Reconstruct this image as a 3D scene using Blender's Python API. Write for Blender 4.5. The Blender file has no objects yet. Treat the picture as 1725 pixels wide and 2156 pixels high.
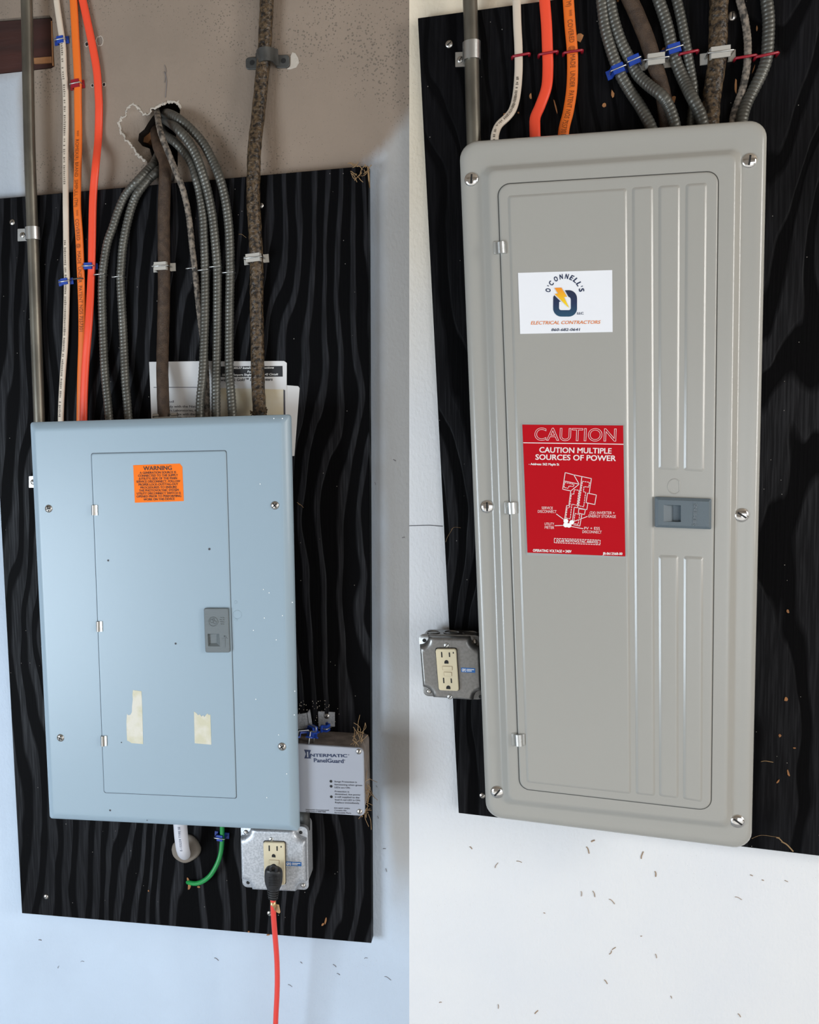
import bpy, bmesh, math, random
from mathutils import Vector, Matrix
random.seed(7)
sc = bpy.context.scene
col = sc.collection

# ------------------------------------------------------------------ camera
F, PX, PY = 2000.0, 560.0, 1078.0          # focal length and principal point in pixels of a 1725 x 2156 frame
D, ZC = 1.25, 1.45                         # distance of the camera from the wall, camera height
RM = ((0.96598248, 0.02350619, 0.25753699),
      (0.00217014, 0.99508858, -0.09896465),
      (-0.2585984, 0.09615701, 0.96118713))   # rows: camera right / down / forward in (x, down, into wall)
cam = bpy.data.cameras.new('camera')
cam.sensor_fit = 'VERTICAL'; cam.sensor_height = 36.0; cam.sensor_width = 36.0
cam.lens = F / 2156 * 36.0
cam.shift_x = (862.5 - PX) / 2156
cam.clip_start = 0.02
co = bpy.data.objects.new('camera', cam); col.objects.link(co)
tow = lambda r: Vector((r[0], r[2], -r[1]))
cr, cd, cf = (tow(r) for r in RM)
M = Matrix.Identity(4)
for i in range(3):
    M[i][0], M[i][1], M[i][2] = cr[i], -cd[i], -cf[i]
M[0][3], M[1][3], M[2][3] = 0.0, -D, ZC
co.matrix_world = M
sc.camera = co

# ------------------------------------------------------------------ world, light, exposure
wd = bpy.data.worlds.new('world'); sc.world = wd; wd.use_nodes = True
bg = wd.node_tree.nodes['Background']
bg.inputs[0].default_value = (1.0, 0.88, 0.76, 1); bg.inputs[1].default_value = 0.19

def area_light(name, loc, target, sx, sy, power, color):
    l = bpy.data.lights.new(name, 'AREA'); l.shape = 'RECTANGLE'; l.size = sx; l.size_y = sy
    l.energy = power; l.color = color
    o = bpy.data.objects.new(name, l); col.objects.link(o); o.location = loc
    o.rotation_euler = (Vector(target) - Vector(loc)).to_track_quat('-Z', 'Y').to_euler()
    return o
sun = bpy.data.lights.new('sun', 'SUN'); sun.energy = 5.0; sun.angle = 0.02; sun.color = (1.0, 0.96, 0.90)
so = bpy.data.objects.new('sun', sun); col.objects.link(so)      # shines in under the ceiling onto the floor only
so.rotation_euler = Vector((-0.10, 0.72, -0.69)).to_track_quat('-Z', 'Y').to_euler()
area_light('garage_door_daylight', (1.7, -3.2, 0.9), (-0.1, 0.0, 0.7), 2.2, 1.4, 17.0, (0.88, 0.94, 1.0))
area_light('side_window_daylight', (2.4, -1.35, 1.75), (0.3, 0.0, 1.4), 0.5, 1.25, 26.0, (1.0, 0.98, 0.95))
area_light('left_fill_light', (-1.80, -1.85, 0.85), (-0.8, 0.0, 0.8), 0.9, 0.9, 32.0, (0.76, 0.88, 1.0))  # added unseen fill, brightens the lower left wall and the blue panel
vs = sc.view_settings
vs.view_transform = 'Standard'; vs.look = 'None'; vs.gamma = 1.0; vs.use_curve_mapping = False; vs.exposure = 0.42

# ------------------------------------------------------------------ helpers
def W(px, py, h=0.0):
    """point that stands h metres in front of the wall on the line of sight of a pixel"""
    d = ((px - PX) / F, (py - PY) / F, 1.0)
    w = [sum(RM[k][i] * d[k] for k in range(3)) for i in range(3)]
    t = (D - h) / w[2]
    return Vector((w[0] * t, -h, ZC - w[1] * t))
def mm(n): return n * 0.00066               # size of n pixels at the wall
OUT = Vector((0, -1, 0))

def nodes_of(m): return m.node_tree.nodes, m.node_tree.links
def mat(name, c, rough=0.5, metal=0.0, bump=0.0, bscale=300.0, vary=0.0, vscale=40.0, spec=0.5, c2=None, stretch=None, coat=0.0):
    m = bpy.data.materials.new(name); m.use_nodes = True
    n, l = nodes_of(m); b = n['Principled BSDF']
    b.inputs['Base Color'].default_value = (*c, 1); b.inputs['Roughness'].default_value = rough
    b.inputs['Metallic'].default_value = metal; b.inputs['Specular IOR Level'].default_value = spec
    b.inputs['Coat Weight'].default_value = coat
    tc = n.new('ShaderNodeTexCoord'); src = tc.outputs['Object']
    if stretch:
        mp = n.new('ShaderNodeMapping'); mp.inputs['Scale'].default_value = stretch; l.new(src, mp.inputs[0]); src = mp.outputs[0]
    if vary or c2:
        t = n.new('ShaderNodeTexNoise'); t.inputs['Scale'].default_value = vscale; t.inputs['Detail'].default_value = 4
        l.new(src, t.inputs['Vector'])
        r = n.new('ShaderNodeValToRGB')
        d2 = c2 or tuple(x * (1 - vary) for x in c)
        r.color_ramp.elements[0].position = 0.38; r.color_ramp.elements[1].position = 0.62
        r.color_ramp.elements[0].color = (*d2, 1); r.color_ramp.elements[1].color = (*c, 1)
        l.new(t.outputs['Fac'], r.inputs[0]); l.new(r.outputs[0], b.inputs['Base Color'])
    if bump:
        t = n.new('ShaderNodeTexNoise'); t.inputs['Scale'].default_value = bscale; t.inputs['Detail'].default_value = 3
        l.new(src, t.inputs['Vector'])
        bp = n.new('ShaderNodeBump'); bp.inputs['Strength'].default_value = bump; bp.inputs['Distance'].default_value = 0.002
        l.new(t.outputs['Fac'], bp.inputs['Height']); l.new(bp.outputs[0], b.inputs['Normal'])
    return m

def ramp(n, l, src, stops):
    r = n.new('ShaderNodeValToRGB'); e = r.color_ramp.elements
    while len(e) < len(stops): e.new(0.5)
    for x, (p, c) in zip(e, stops):
        x.position = p; x.color = (*c, 1) if isinstance(c, tuple) else (c, c, c, 1)
    l.new(src, r.inputs[0]); return r.outputs[0]
def mathn(n, l, op, a, b=None, c=None, clamp=False):
    m = n.new('ShaderNodeMath'); m.operation = op; m.use_clamp = clamp
    for i, v in enumerate((a, b, c)):
        if v is None: continue
        if isinstance(v, (int, float)): m.inputs[i].default_value = v
        else: l.new(v, m.inputs[i])
    return m.outputs[0]
def mixc(n, l, f, a, b):
    m = n.new('ShaderNodeMix'); m.data_type = 'RGBA'
    for i, v in ((0, f), (6, a), (7, b)):
        if isinstance(v, tuple): m.inputs[i].default_value = (*v, 1)
        elif isinstance(v, (int, float)): m.inputs[i].default_value = v
        else: l.new(v, m.inputs[i])
    return m.outputs[2]
def noise(n, l, src, scale, detail=3, stretch=None):
    if stretch:
        mp = n.new('ShaderNodeMapping'); mp.inputs['Scale'].default_value = stretch; l.new(src, mp.inputs[0]); src = mp.outputs[0]
    t = n.new('ShaderNodeTexNoise'); t.inputs['Scale'].default_value = scale; t.inputs['Detail'].default_value = detail
    l.new(src, t.inputs['Vector']); return t.outputs['Fac']

def wall_material(name, paint, paint2, plaster, plaster2, zone, grey=None, pits=0.27):  # plaster colours: bare plaster on the left wall, painted-in warm light on the right
    m = bpy.data.materials.new(name); m.use_nodes = True
    n, l = nodes_of(m); b = n['Principled BSDF']
    pos = n.new('ShaderNodeTexCoord').outputs['Object']
    sep = n.new('ShaderNodeSeparateXYZ'); l.new(pos, sep.inputs[0])
    X, Z = sep.outputs['X'], sep.outputs['Z']
    wob = mathn(n, l, 'SUBTRACT', noise(n, l, pos, 14, 6, (1, 1, 0.5)), 0.5)
    pm = zone(n, l, X, Z, wob)                                  # 1 = bare plaster on the left, painted warm top on the right
    pc = mixc(n, l, ramp(n, l, noise(n, l, pos, 5, 5), [(0.35, 0.0), (0.65, 1.0)]), paint, paint2)
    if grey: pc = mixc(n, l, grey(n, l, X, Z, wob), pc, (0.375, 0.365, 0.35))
    qc = mixc(n, l, ramp(n, l, noise(n, l, pos, 7, 6), [(0.3, 0.0), (0.7, 1.0)]), plaster, plaster2)
    c = mixc(n, l, pm, pc, qc)
    # pits and specks
    v = n.new('ShaderNodeTexVoronoi'); v.inputs['Scale'].default_value = 270; l.new(pos, v.inputs['Vector'])
    dens = ramp(n, l, noise(n, l, pos, 6, 3), [(0.36, 0.0), (0.64, 1.0)])
    rad = mathn(n, l, 'MULTIPLY', dens, mathn(n, l, 'MULTIPLY_ADD', pm, pits, 0.07))
    pit = mathn(n, l, 'LESS_THAN', v.outputs['Distance'], rad)
    pit = mathn(n, l, 'MULTIPLY', pit, 0.6)
    c = mixc(n, l, pit, c, (0.10, 0.085, 0.07))
    l.new(c, b.inputs['Base Color']); b.inputs['Roughness'].default_value = 0.75; b.inputs['Specular IOR Level'].default_value = 0.25
    h = mathn(n, l, 'ADD', noise(n, l, pos, 260, 3, (1, 1, 0.6)), mathn(n, l, 'MULTIPLY', noise(n, l, pos, 45, 3), 0.8))
    h = mathn(n, l, 'SUBTRACT', h, mathn(n, l, 'MULTIPLY', pit, 1.0))
    bp = n.new('ShaderNodeBump'); bp.inputs['Strength'].default_value = 0.35; bp.inputs['Distance'].default_value = 0.0022
    l.new(h, bp.inputs['Height']); l.new(bp.outputs[0], b.inputs['Normal'])
    return m

def board_material(name, seed, xc, zc):
    """black painted plywood: raised cathedral grain, fine vertical fibres, ridge sheen partly painted into the colour"""
    m = bpy.data.materials.new(name); m.use_nodes = True
    n, l = nodes_of(m); b = n['Principled BSDF']
    tc = n.new('ShaderNodeTexCoord'); mp = n.new('ShaderNodeMapping'); mp.inputs['Location'].default_value = (seed, 0, seed * .7)
    l.new(tc.outputs['Object'], mp.inputs[0]); pos = mp.outputs[0]
    sep = n.new('ShaderNodeSeparateXYZ'); l.new(tc.outputs['Object'], sep.inputs[0])
    X, Z = sep.outputs['X'], sep.outputs['Z']
    # growth rings seen on a peeled veneer: contours of a slow height field stretched along z
    dx = mathn(n, l, 'SUBTRACT', X, xc); dz = mathn(n, l, 'SUBTRACT', Z, zc)
    base = mathn(n, l, 'SQRT', mathn(n, l, 'ADD', mathn(n, l, 'MULTIPLY', dx, dx), mathn(n, l, 'MULTIPLY', mathn(n, l, 'MULTIPLY', dz, dz), 0.012)))
    warp = noise(n, l, pos, 3.2, 2, (1, 1, 0.40))
    mid = noise(n, l, pos, 9.0, 2, (1, 1, 0.40))
    small = noise(n, l, pos, 26, 2, (1, 1, 0.22))
    fld = mathn(n, l, 'ADD', mathn(n, l, 'MULTIPLY', base, 44), mathn(n, l, 'ADD', mathn(n, l, 'MULTIPLY', warp, 11.0), mathn(n, l, 'ADD', mathn(n, l, 'MULTIPLY', mid, 2.6), mathn(n, l, 'MULTIPLY', small, 0.8))))
    fr = mathn(n, l, 'FRACT', fld)
    fib = noise(n, l, pos, 420, 2, (1, 1, 0.045))
    fibm = ramp(n, l, fib, [(0.42, 0.0), (0.66, 1.0)])
    patch = mathn(n, l, 'ADD', ramp(n, l, noise(n, l, pos, 3.6, 2, (1, 1, 0.6)), [(0.40, 0.0), (0.62, 0.6)]), mathn(n, l, 'MULTIPLY_ADD', dx, 0.85, 0.0, clamp=True), clamp=True)
    wdt = mathn(n, l, 'MULTIPLY_ADD', patch, 0.42, 0.16)
    up_ = mathn(n, l, 'MULTIPLY', mathn(n, l, 'SUBTRACT', fr, wdt), 9.0, clamp=True)
    dn_ = mathn(n, l, 'MULTIPLY', mathn(n, l, 'SUBTRACT', 1.0, fr), 16.0, clamp=True)
    line = mathn(n, l, 'MULTIPLY', up_, dn_)
    a = mathn(n, l, 'MULTIPLY', line, mathn(n, l, 'MULTIPLY_ADD', fibm, 0.55, 0.45))
    a = mathn(n, l, 'MULTIPLY', a, mathn(n, l, 'MULTIPLY_ADD', patch, 0.66, 0.22))
    c = mixc(n, l, a, (0.0014, 0.0014, 0.0018), (0.0105, 0.011, 0.0145))  # paler ridges, more so to the right: sheen put into the colour
    dust = n.new('ShaderNodeTexVoronoi'); dust.inputs['Scale'].default_value = 60; l.new(pos, dust.inputs['Vector'])
    dd = mathn(n, l, 'LESS_THAN', dust.outputs['Distance'], 0.035)
    c = mixc(n, l, mathn(n, l, 'MULTIPLY', dd, 0.5), c, (0.45, 0.42, 0.38))
    l.new(c, b.inputs['Base Color'])
    rg = mathn(n, l, 'MULTIPLY_ADD', a, -0.16, 0.60); l.new(rg, b.inputs['Roughness'])
    l.new(mathn(n, l, 'MULTIPLY_ADD', a, 0.24, 0.05), b.inputs['Specular IOR Level'])
    h = mathn(n, l, 'ADD', mathn(n, l, 'MULTIPLY', line, 1.0), mathn(n, l, 'MULTIPLY', fib, 0.6))
    bp = n.new('ShaderNodeBump'); bp.inputs['Strength'].default_value = 0.45; bp.inputs['Distance'].default_value = 0.0012
    l.new(h, bp.inputs['Height']); l.new(bp.outputs[0], b.inputs['Normal'])
    return m

class B:
    def __init__(s): s.v = []; s.f = []
    def add(s, vs, fs):
        k = len(s.v); s.v += [Vector(p) for p in vs]; s.f += [tuple(i + k for i in f) for f in fs]; return s
    def loft(s, rings, c0=True, c1=True, closed=True):
        n = len(rings[0]); vs = [p for r in rings for p in r]; fs = []
        for a in range(len(rings) - 1):
            for i in range(n if closed else n - 1):
                j = (i + 1) % n
                fs.append((a * n + i, a * n + j, (a + 1) * n + j, (a + 1) * n + i))
        if c0: fs.append(tuple(range(n - 1, -1, -1)))
        if c1: k = (len(rings) - 1) * n; fs.append(tuple(range(k, k + n)))
        return s.add(vs, fs)
    def prism(s, pts, h0, h1):
        """outline given in front (points at height h1), run straight back to h0"""
        return s.loft([[Vector((p.x, -h0, p.z)) for p in pts], [Vector((p.x, -h1, p.z)) for p in pts]])
    def box(s, lo, hi):
        x0, y0, z0 = lo; x1, y1, z1 = hi
        return s.loft([[(x0, y0, z0), (x1, y0, z0), (x1, y1, z0), (x0, y1, z0)], [(x0, y0, z1), (x1, y0, z1), (x1, y1, z1), (x0, y1, z1)]])
    def poly(s, pts):       # any simple polygon, triangulated
        from mathutils.geometry import tessellate_polygon
        return s.add(pts, [tuple(t) for t in tessellate_polygon([[Vector(p) for p in pts]])])
    def dome(s, c, r, h, n=20, axis=OUT, flat=0.0):
        u = Vector((1, 0, 0)) if abs(axis.x) < 0.9 else Vector((0, 0, 1))
        v = axis.cross(u).normalized(); u = v.cross(axis).normalized()
        rings = []
        for k in range(6):
            a = k / 5 * math.pi / 2 * (1 - flat)
            rr = r * math.cos(a); hh = h * math.sin(a)
            rings.append([c + (u * math.cos(t) + v * math.sin(t)) * max(rr, r * .06) + axis * hh for t in [2 * math.pi * i / n for i in range(n)]])
        rings.insert(0, [p - axis * 0.001 for p in rings[0]])
        return s.loft(rings)
    def cyl(s, p0, p1, r, n=16, r1=None):
        a = (p1 - p0).normalized(); u = a.orthogonal().normalized(); v = a.cross(u)
        f = lambda c, q: [c + (u * math.cos(t) + v * math.sin(t)) * q for t in [2 * math.pi * i / n for i in range(n)]]
        return s.loft([f(p0, r), f(p1, r if r1 is None else r1)])
    def sweep(s, pts, a, b, seg=14, mod=None, closed=False, flat=2.0):
        """tube along pts, half width a in the wall plane and half thickness b away from it"""
        rings = []; n = len(pts); L = 0.0; last = None
        for i, p in enumerate(pts):
            t = (pts[(i + 1) % n] - pts[i - 1]) if closed else (pts[min(i + 1, n - 1)] - pts[max(i - 1, 0)])
            t.normalize()
            sd = t.cross(OUT)
            if sd.length < 0.15: sd = last if last else Vector((1, 0, 0))
            sd = sd.normalized(); last = sd; o = sd.cross(t).normalized()
            if i: L += (p - pts[i - 1]).length
            fr = i / (n - 1); A = a(fr) if callable(a) else a; Bq = b(fr) if callable(b) else b
            ring = []
            for k in range(seg):
                th = 2 * math.pi * k / seg; q = mod(L, th) if mod else 1.0
                cx, cy = math.cos(th), math.sin(th)
                if flat != 2.0:
                    cx = math.copysign(abs(cx) ** (2 / flat), cx); cy = math.copysign(abs(cy) ** (2 / flat), cy)
                ring.append(p + sd * (A * q * cx) + o * (Bq * q * cy))
            rings.append(ring)
        if closed: rings.append(rings[0]); return s.loft(rings, False, False)
        return s.loft(rings)

def root_loc(o):
    while o.parent: o = o.parent
    return o.location
def mk(name, b, m, parent=None, smooth=False, loc=None):
    me = bpy.data.meshes.new(name)
    if parent is not None: off = root_loc(parent)
    elif loc is not None: off = Vector(loc)
    else:
        lo = [min(p[i] for p in b.v) for i in range(3)]; hi = [max(p[i] for p in b.v) for i in range(3)]
        off = Vector([(lo[i] + hi[i]) / 2 for i in range(3)])
    me.from_pydata([tuple(Vector(p) - off) for p in b.v], [], b.f); me.update()
    bm = bmesh.new(); bm.from_mesh(me); bmesh.ops.recalc_face_normals(bm, faces=bm.faces)
    bm.to_mesh(me); bm.free()
    if smooth:
        for p in me.polygons: p.use_smooth = True
        if isinstance(smooth, float):
            try: me.set_sharp_from_angle(angle=math.radians(smooth))
            except Exception: pass
    me.materials.append(m)
    o = bpy.data.objects.new(name, me); col.objects.link(o)
    if parent is not None: o.parent = parent
    else: o.location = off
    return o
def tag(o, label=None, cat=None, group=None, kind=None):
    if label: o['label'] = label
    if cat: o['category'] = cat
    if group: o['group'] = group
    if kind: o['kind'] = kind
    return o
def thing(name, loc, label, cat, group=None):
    o = bpy.data.objects.new(name, None); col.objects.link(o); o.location = loc; o.empty_display_size = 0.03
    return tag(o, label, cat, group)

def quad(pts, h): return [W(x, y, h) for x, y in pts]
def ring(q, inset, r, h, seg=5):
    """rounded outline of a four-cornered shape TL TR BR BL, pulled in by inset, at height h"""
    P = [Vector((p.x, p.z)) for p in q]; n = 4
    lines = []
    cen = sum(P, Vector((0, 0))) / 4
    for i in range(n):
        a, b = P[i], P[(i + 1) % n]; d = (b - a).normalized(); nn = Vector((-d.y, d.x))
        if nn.dot(cen - a) < 0: nn = -nn
        lines.append((a + nn * inset, d, nn))
    C = []
    for i in range(n):
        (p, d, _), (p2, d2, _) = lines[i - 1], lines[i]
        det = d.x * -d2.y + d.y * d2.x
        w = p2 - p; t = (w.x * -d2.y + w.y * d2.x) / det
        C.append(p + d * t)
    out = []; r = max(r, 1e-5)
    for i in range(n):
        n0, n1 = lines[i - 1][2], lines[i][2]
        cosang = max(-1, min(1, n0.dot(n1))); k = r / max(0.3, math.cos(math.acos(cosang) / 2))
        ctr = C[i] + (n0 + n1).normalized() * k
        a0 = math.atan2(-n0.y, -n0.x); a1 = math.atan2(-n1.y, -n1.x)
        while a1 - a0 > math.pi: a1 -= 2 * math.pi
        while a1 - a0 < -math.pi: a1 += 2 * math.pi
        for j in range(seg):
            a = a0 + (a1 - a0) * j / (seg - 1)
            out.append(Vector((ctr.x + r * math.cos(a), -h, ctr.y + r * math.sin(a))))
    return out
def bil(q, u, v, h=None):
    p = (q[0] * (1 - u) + q[1] * u) * (1 - v) + (q[3] * (1 - u) + q[2] * u) * v
    return p if h is None else Vector((p.x, -h, p.z))

def crom(pts, step=0.004):
    P = [pts[0] * 2 - pts[1]] + list(pts) + [pts[-1] * 2 - pts[-2]]
    dense = []
    for i in range(1, len(P) - 2):
        p0, p1, p2, p3 = P[i - 1:i + 3]
        for k in range(24):
            t = k / 24
            dense.append(0.5 * ((2 * p1) + (p2 - p0) * t + (2 * p0 - 5 * p1 + 4 * p2 - p3) * t * t + (3 * p1 - p0 - 3 * p2 + p3) * t ** 3))
    dense.append(P[-2])
    out = [dense[0]]; acc = 0.0
    for a, b in zip(dense, dense[1:]):
        d = (b - a).length; pos = 0.0
        while acc + d - pos >= step:
            pos += step - acc; out.append(a.lerp(b, min(1, pos / d))); acc = 0.0
        acc += d - pos
    if (dense[-1] - out[-1]).length > step * .3: out.append(dense[-1])
    return out
def path(pts, h, step=0.004):
    """pts: (px, py) or (px, py, height)"""
    return crom([W(p[0], p[1], p[2] if len(p) > 2 else h) for p in pts], step)

def ext(pts, P):
    """cables that leave the frame at the top run on up to the ceiling"""
    if pts[0][1] >= 0: return P
    d = (P[0] - P[1]).normalized(); p = P[0]; out = []
    st = max(0.006, (P[1] - P[0]).length)
    while p.z < 2.74:
        d = d.lerp(Vector((0, 0, 1)), min(1, st * 7)).normalized(); p = p + d * st; out.append(p.copy())
    return out[::-1] + P

# ---- lettering
_fc = {}
def glyphs(s, bold=0.0, shear=0.0, outline=0.0):
    k = (s, bold, shear, outline)
    if k in _fc: return _fc[k]
    cu = bpy.data.curves.new('text', 'FONT'); cu.body = s; cu.shear = shear; cu.resolution_u = 8 if outline else 3
    cu.align_x = 'LEFT'
    if outline: cu.fill_mode = 'NONE'; cu.bevel_depth = outline; cu.bevel_resolution = 0
    o = bpy.data.objects.new('text', cu); col.objects.link(o)
    me = bpy.data.meshes.new_from_object(o)
    V = [v.co.copy() for v in me.vertices]; Fc = [tuple(p.vertices) for p in me.polygons]; r = (V, Fc)
    if bold > 0:        # heavier strokes: the same outline laid down with small shifts
        V2, F2 = [], []
        for kz, (sx, sy) in enumerate(((-1, -.6), (1, -.6), (1, .6), (-1, .6))):
            k0 = len(V2); V2 += [p + Vector((sx * bold, sy * bold, kz * 0.005)) for p in V]; F2 += [tuple(i + k0 for i in f) for f in Fc]
        r = (V2, F2)
    bpy.data.objects.remove(o); bpy.data.curves.remove(cu); bpy.data.meshes.remove(me)
    _fc[k] = r
    return r
CAP = max(v.y for v in glyphs('H')[0])
def lettering(b, s, pl, pr, cap, h, bold=0.0, shear=0.0, outline=0.0, lift=0.0002):
    """text on the plane at height h from pixel pl to pixel pr (baseline), capitals cap pixels tall"""
    vs, fs = glyphs(s, bold, shear, outline)
    if not vs: return b
    x0 = min(v.x for v in vs); x1 = max(v.x for v in vs)
    a, c = W(pl[0], pl[1], h), W(pr[0], pr[1], h)
    d = c - a; up = Vector((-d.z, 0, d.x)).normalized()
    k = (W(pl[0], pl[1] - cap, h) - a).length / CAP
    b.add([a + d * ((v.x - x0) / (x1 - x0)) + up * (v.y * k) + OUT * (lift + max(0, v.z) * 0.01) for v in vs], fs)
    return b
def letter_path(b, s, pts, f0, f1, cap, lift, bold=0.0, side=0.0):
    """text running along a cable"""
    vs, fs = glyphs(s, bold)
    x0 = min(v.x for v in vs); x1 = max(v.x for v in vs); n = len(pts) - 1
    k = cap / CAP
    out = []
    for v in vs:
        q = (f0 + (f1 - f0) * (v.x - x0) / (x1 - x0)) * n
        i = min(n - 1, max(0, int(q))); t = pts[i + 1] - pts[i]
        p = pts[i] + t * (q - i); t.normalize(); sd = OUT.cross(t).normalized() * -1
        up = -sd if sd.x < 0 else sd
        out.append(p + up * (v.y * k - cap / 2 + side) + OUT * lift)
    return b.add(out, fs)
def strip(b, pts, w, h, lift=0.0003):
    """thin printed line through pixel points"""
    P = [W(x, y, h) + OUT * lift for x, y in pts]
    for a, c in zip(P, P[1:]):
        d = (c - a).normalized(); s = d.cross(OUT).normalized() * mm(w) / 2; e = d * mm(w) * .3
        b.add([a + s - e, c + s + e, c - s + e, a - s - e], [(0, 1, 2, 3)])
    return b
def dashed(b, pts, w, h, dash=3.2, gap=2.2):
    for (x0, y0), (x1, y1) in zip(pts, pts[1:]):
        L = math.hypot(x1 - x0, y1 - y0); n = max(1, round(L / (dash + gap)))
        for i in range(n):
            a = i / n; c = a + dash / (dash + gap) / n
            strip(b, [(x0 + (x1 - x0) * a, y0 + (y1 - y0) * a), (x0 + (x1 - x0) * c, y0 + (y1 - y0) * c)], w, h)
    return b
def disc(b, px, py, r, h, lift=0.0004, n=18):
    c = W(px, py, h) + OUT * lift
    return b.add([c + Vector((math.cos(t), 0, math.sin(t))) * mm(r) for t in [2 * math.pi * i / n for i in range(n)]], [tuple(range(n))])

# ------------------------------------------------------------------ materials
M_STEEL = mat('bright_steel', (0.50, 0.48, 0.45), 0.30, 1.0)
M_HINGE = mat('hinge_steel', (0.36, 0.34, 0.31), 0.34, 1.0)
M_ZINC = mat('zinc_plate', (0.55, 0.56, 0.55), 0.38, 1.0, 0.05, 400)
M_DARKSTEEL = mat('weathered_steel', (0.10, 0.10, 0.095), 0.55, 0.6, 0.15, 300, 0.3, 60)
M_SLOT = mat('shadow_black', (0.006, 0.006, 0.006), 0.7)
M_CONDUIT = mat('dull_conduit', (0.20, 0.185, 0.15), 0.42, 0.75, 0.06, 200, c2=(0.12, 0.11, 0.09), vscale=30, stretch=(1, 1, .4))
M_BX = mat('armoured_cable_steel', (0.125, 0.123, 0.108), 0.42, 0.55, 0.05, 400, 0.25, 30)
M_BXOLD = mat('corroded_cable_steel', (0.24, 0.20, 0.16), 0.7, 0.1, 0.4, 500, c2=(0.035, 0.03, 0.025), vscale=170)
M_CLOTH = mat('brown_braided_sheath', (0.070, 0.044, 0.028), 0.5, 0.0, 0.5, 900, c2=(0.042, 0.026, 0.017), vscale=120, spec=.3)
M_BARK = mat('tarred_crackled_sheath', (0.105, 0.068, 0.036), 0.40, 0.0, 1.0, 230, c2=(0.010, 0.007, 0.005), vscale=210, spec=.4)
M_WHITE_NM = mat('cream_cable_jacket', (0.62, 0.53, 0.43), 0.42)
M_ORANGE_NM = mat('orange_cable_jacket', (0.80, 0.16, 0.015), 0.40)
M_RED_NM = mat('red_orange_cable_jacket', (0.85, 0.075, 0.03), 0.38)
M_CORD = mat('red_cord_jacket', (0.80, 0.06, 0.045), 0.45)
M_GREEN = mat('green_wire_jacket', (0.01, 0.27, 0.06), 0.4)
M_BLUE = mat('blue_plastic', (0.01, 0.05, 0.33), 0.4)
M_REDP = mat('dark_red_plastic', (0.28, 0.008, 0.02), 0.35)
M_GREYP = mat('pale_grey_plastic', (0.42, 0.40, 0.36), 0.5)
M_PANEL_L = mat('pale_blue_enamel', (0.305, 0.395, 0.460), 0.30, 0.0, 0.035, 900, spec=0.32)
M_PANEL_R = mat('grey_enamel', (0.360, 0.352, 0.322), 0.22, 0.0, 0.03, 900, spec=0.5)
M_BODY = mat('galvanised_box', (0.10, 0.10, 0.10), 0.5, 0.5)
M_LATCH_L = mat('grey_latch_plastic', (0.125, 0.145, 0.15), 0.45, bump=0.2, bscale=90, stretch=(.02, 1, 12))
M_LATCH_R = mat('slate_latch_plastic', (0.105, 0.135, 0.155), 0.45, 0.0, 0.15, 700)
M_GALV = mat('galvanised_sheet', (0.55, 0.57, 0.60), 0.42, 0.55, 0.05, 500, c2=(0.40, 0.42, 0.45), vscale=420)
M_GALVD = mat('dull_galvanised_sheet', (0.27, 0.265, 0.255), 0.36, 0.75, 0.05, 500, 0.15, 300)
M_IVORY = mat('ivory_plastic', (0.66, 0.58, 0.40), 0.35)
M_BLACKP = mat('black_rubber', (0.012, 0.012, 0.013), 0.45)
M_PAPER = mat('white_paper', (0.72, 0.71, 0.70), 0.85, vary=0.06, vscale=12)
M_OLDPAPER = mat('yellowed_paper', (0.62, 0.53, 0.36), 0.85, c2=(0.66, 0.60, 0.48), vscale=30)
M_INK = mat('black_ink', (0.012, 0.012, 0.014), 0.6)
M_GREYINK = mat('grey_ink', (0.06, 0.06, 0.07), 0.7)
M_ORANGE = mat('orange_sticker', (0.95, 0.19, 0.012), 0.6, spec=0.15)
M_CARD = mat('white_card', (0.83, 0.84, 0.87), 0.5)
M_NAVY = mat('navy_ink', (0.012, 0.025, 0.075), 0.5)
M_ORINK = mat('orange_ink', (0.80, 0.22, 0.03), 0.5)
M_SIGNRED = mat('red_engraved_plastic', (0.46, 0.0025, 0.009), 0.55, bump=0.05, bscale=400, spec=0.12)
M_SIGNEDGE = mat('clear_laminate_edge', (0.36, 0.37, 0.36), 0.25)
M_SIGNINK = mat('white_engraving', (0.85, 0.72, 0.70), 0.5)
M_SIGNWHITE = mat('white_print', (0.92, 0.92, 0.90), 0.5)
M_TAPE = mat('old_masking_tape', (0.60, 0.57, 0.42), 0.8, bump=0.2, bscale=400, c2=(0.68, 0.65, 0.56), vscale=60)
M_GUARD = mat('grey_guard_enamel', (0.33, 0.35, 0.40), 0.45)
M_DUSTY = mat('dusty_brown_top', (0.20, 0.165, 0.14), 0.85, bump=0.3, bscale=300, vary=0.35, vscale=60)
M_STRAW = mat('dry_straw', (0.30, 0.19, 0.09), 0.8)
M_CHIP = mat('raw_wood', (0.42, 0.19, 0.07), 0.8, vary=0.3, vscale=90)
M_BEAM = mat('stained_beam', (0.045, 0.010, 0.006), 0.55, bump=0.2, bscale=80, c2=(0.025, 0.006, 0.004), vscale=30, stretch=(.2, 1, 1.5))
M_RAWPINE = mat('raw_pine', (0.36, 0.16, 0.06), 0.7, vary=0.3, vscale=60)
M_CHALK = mat('chipped_plaster', (0.46, 0.41, 0.35), 0.9, bump=0.5, bscale=300)
M_PUTTY = mat('duct_putty', (0.20, 0.17, 0.14), 0.8, bump=0.3, bscale=90)
M_SERVICE = mat('white_service_jacket', (0.62, 0.62, 0.66), 0.45, bump=0.1, bscale=120)
M_GOLD = mat('gold_foil', (0.55, 0.36, 0.18), 0.3, 0.7)
M_BLUELABEL = mat('blue_label', (0.02, 0.14, 0.42), 0.5)
M_FLECK = mat('brown_flecks', (0.36, 0.25, 0.16), 0.8)
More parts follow.
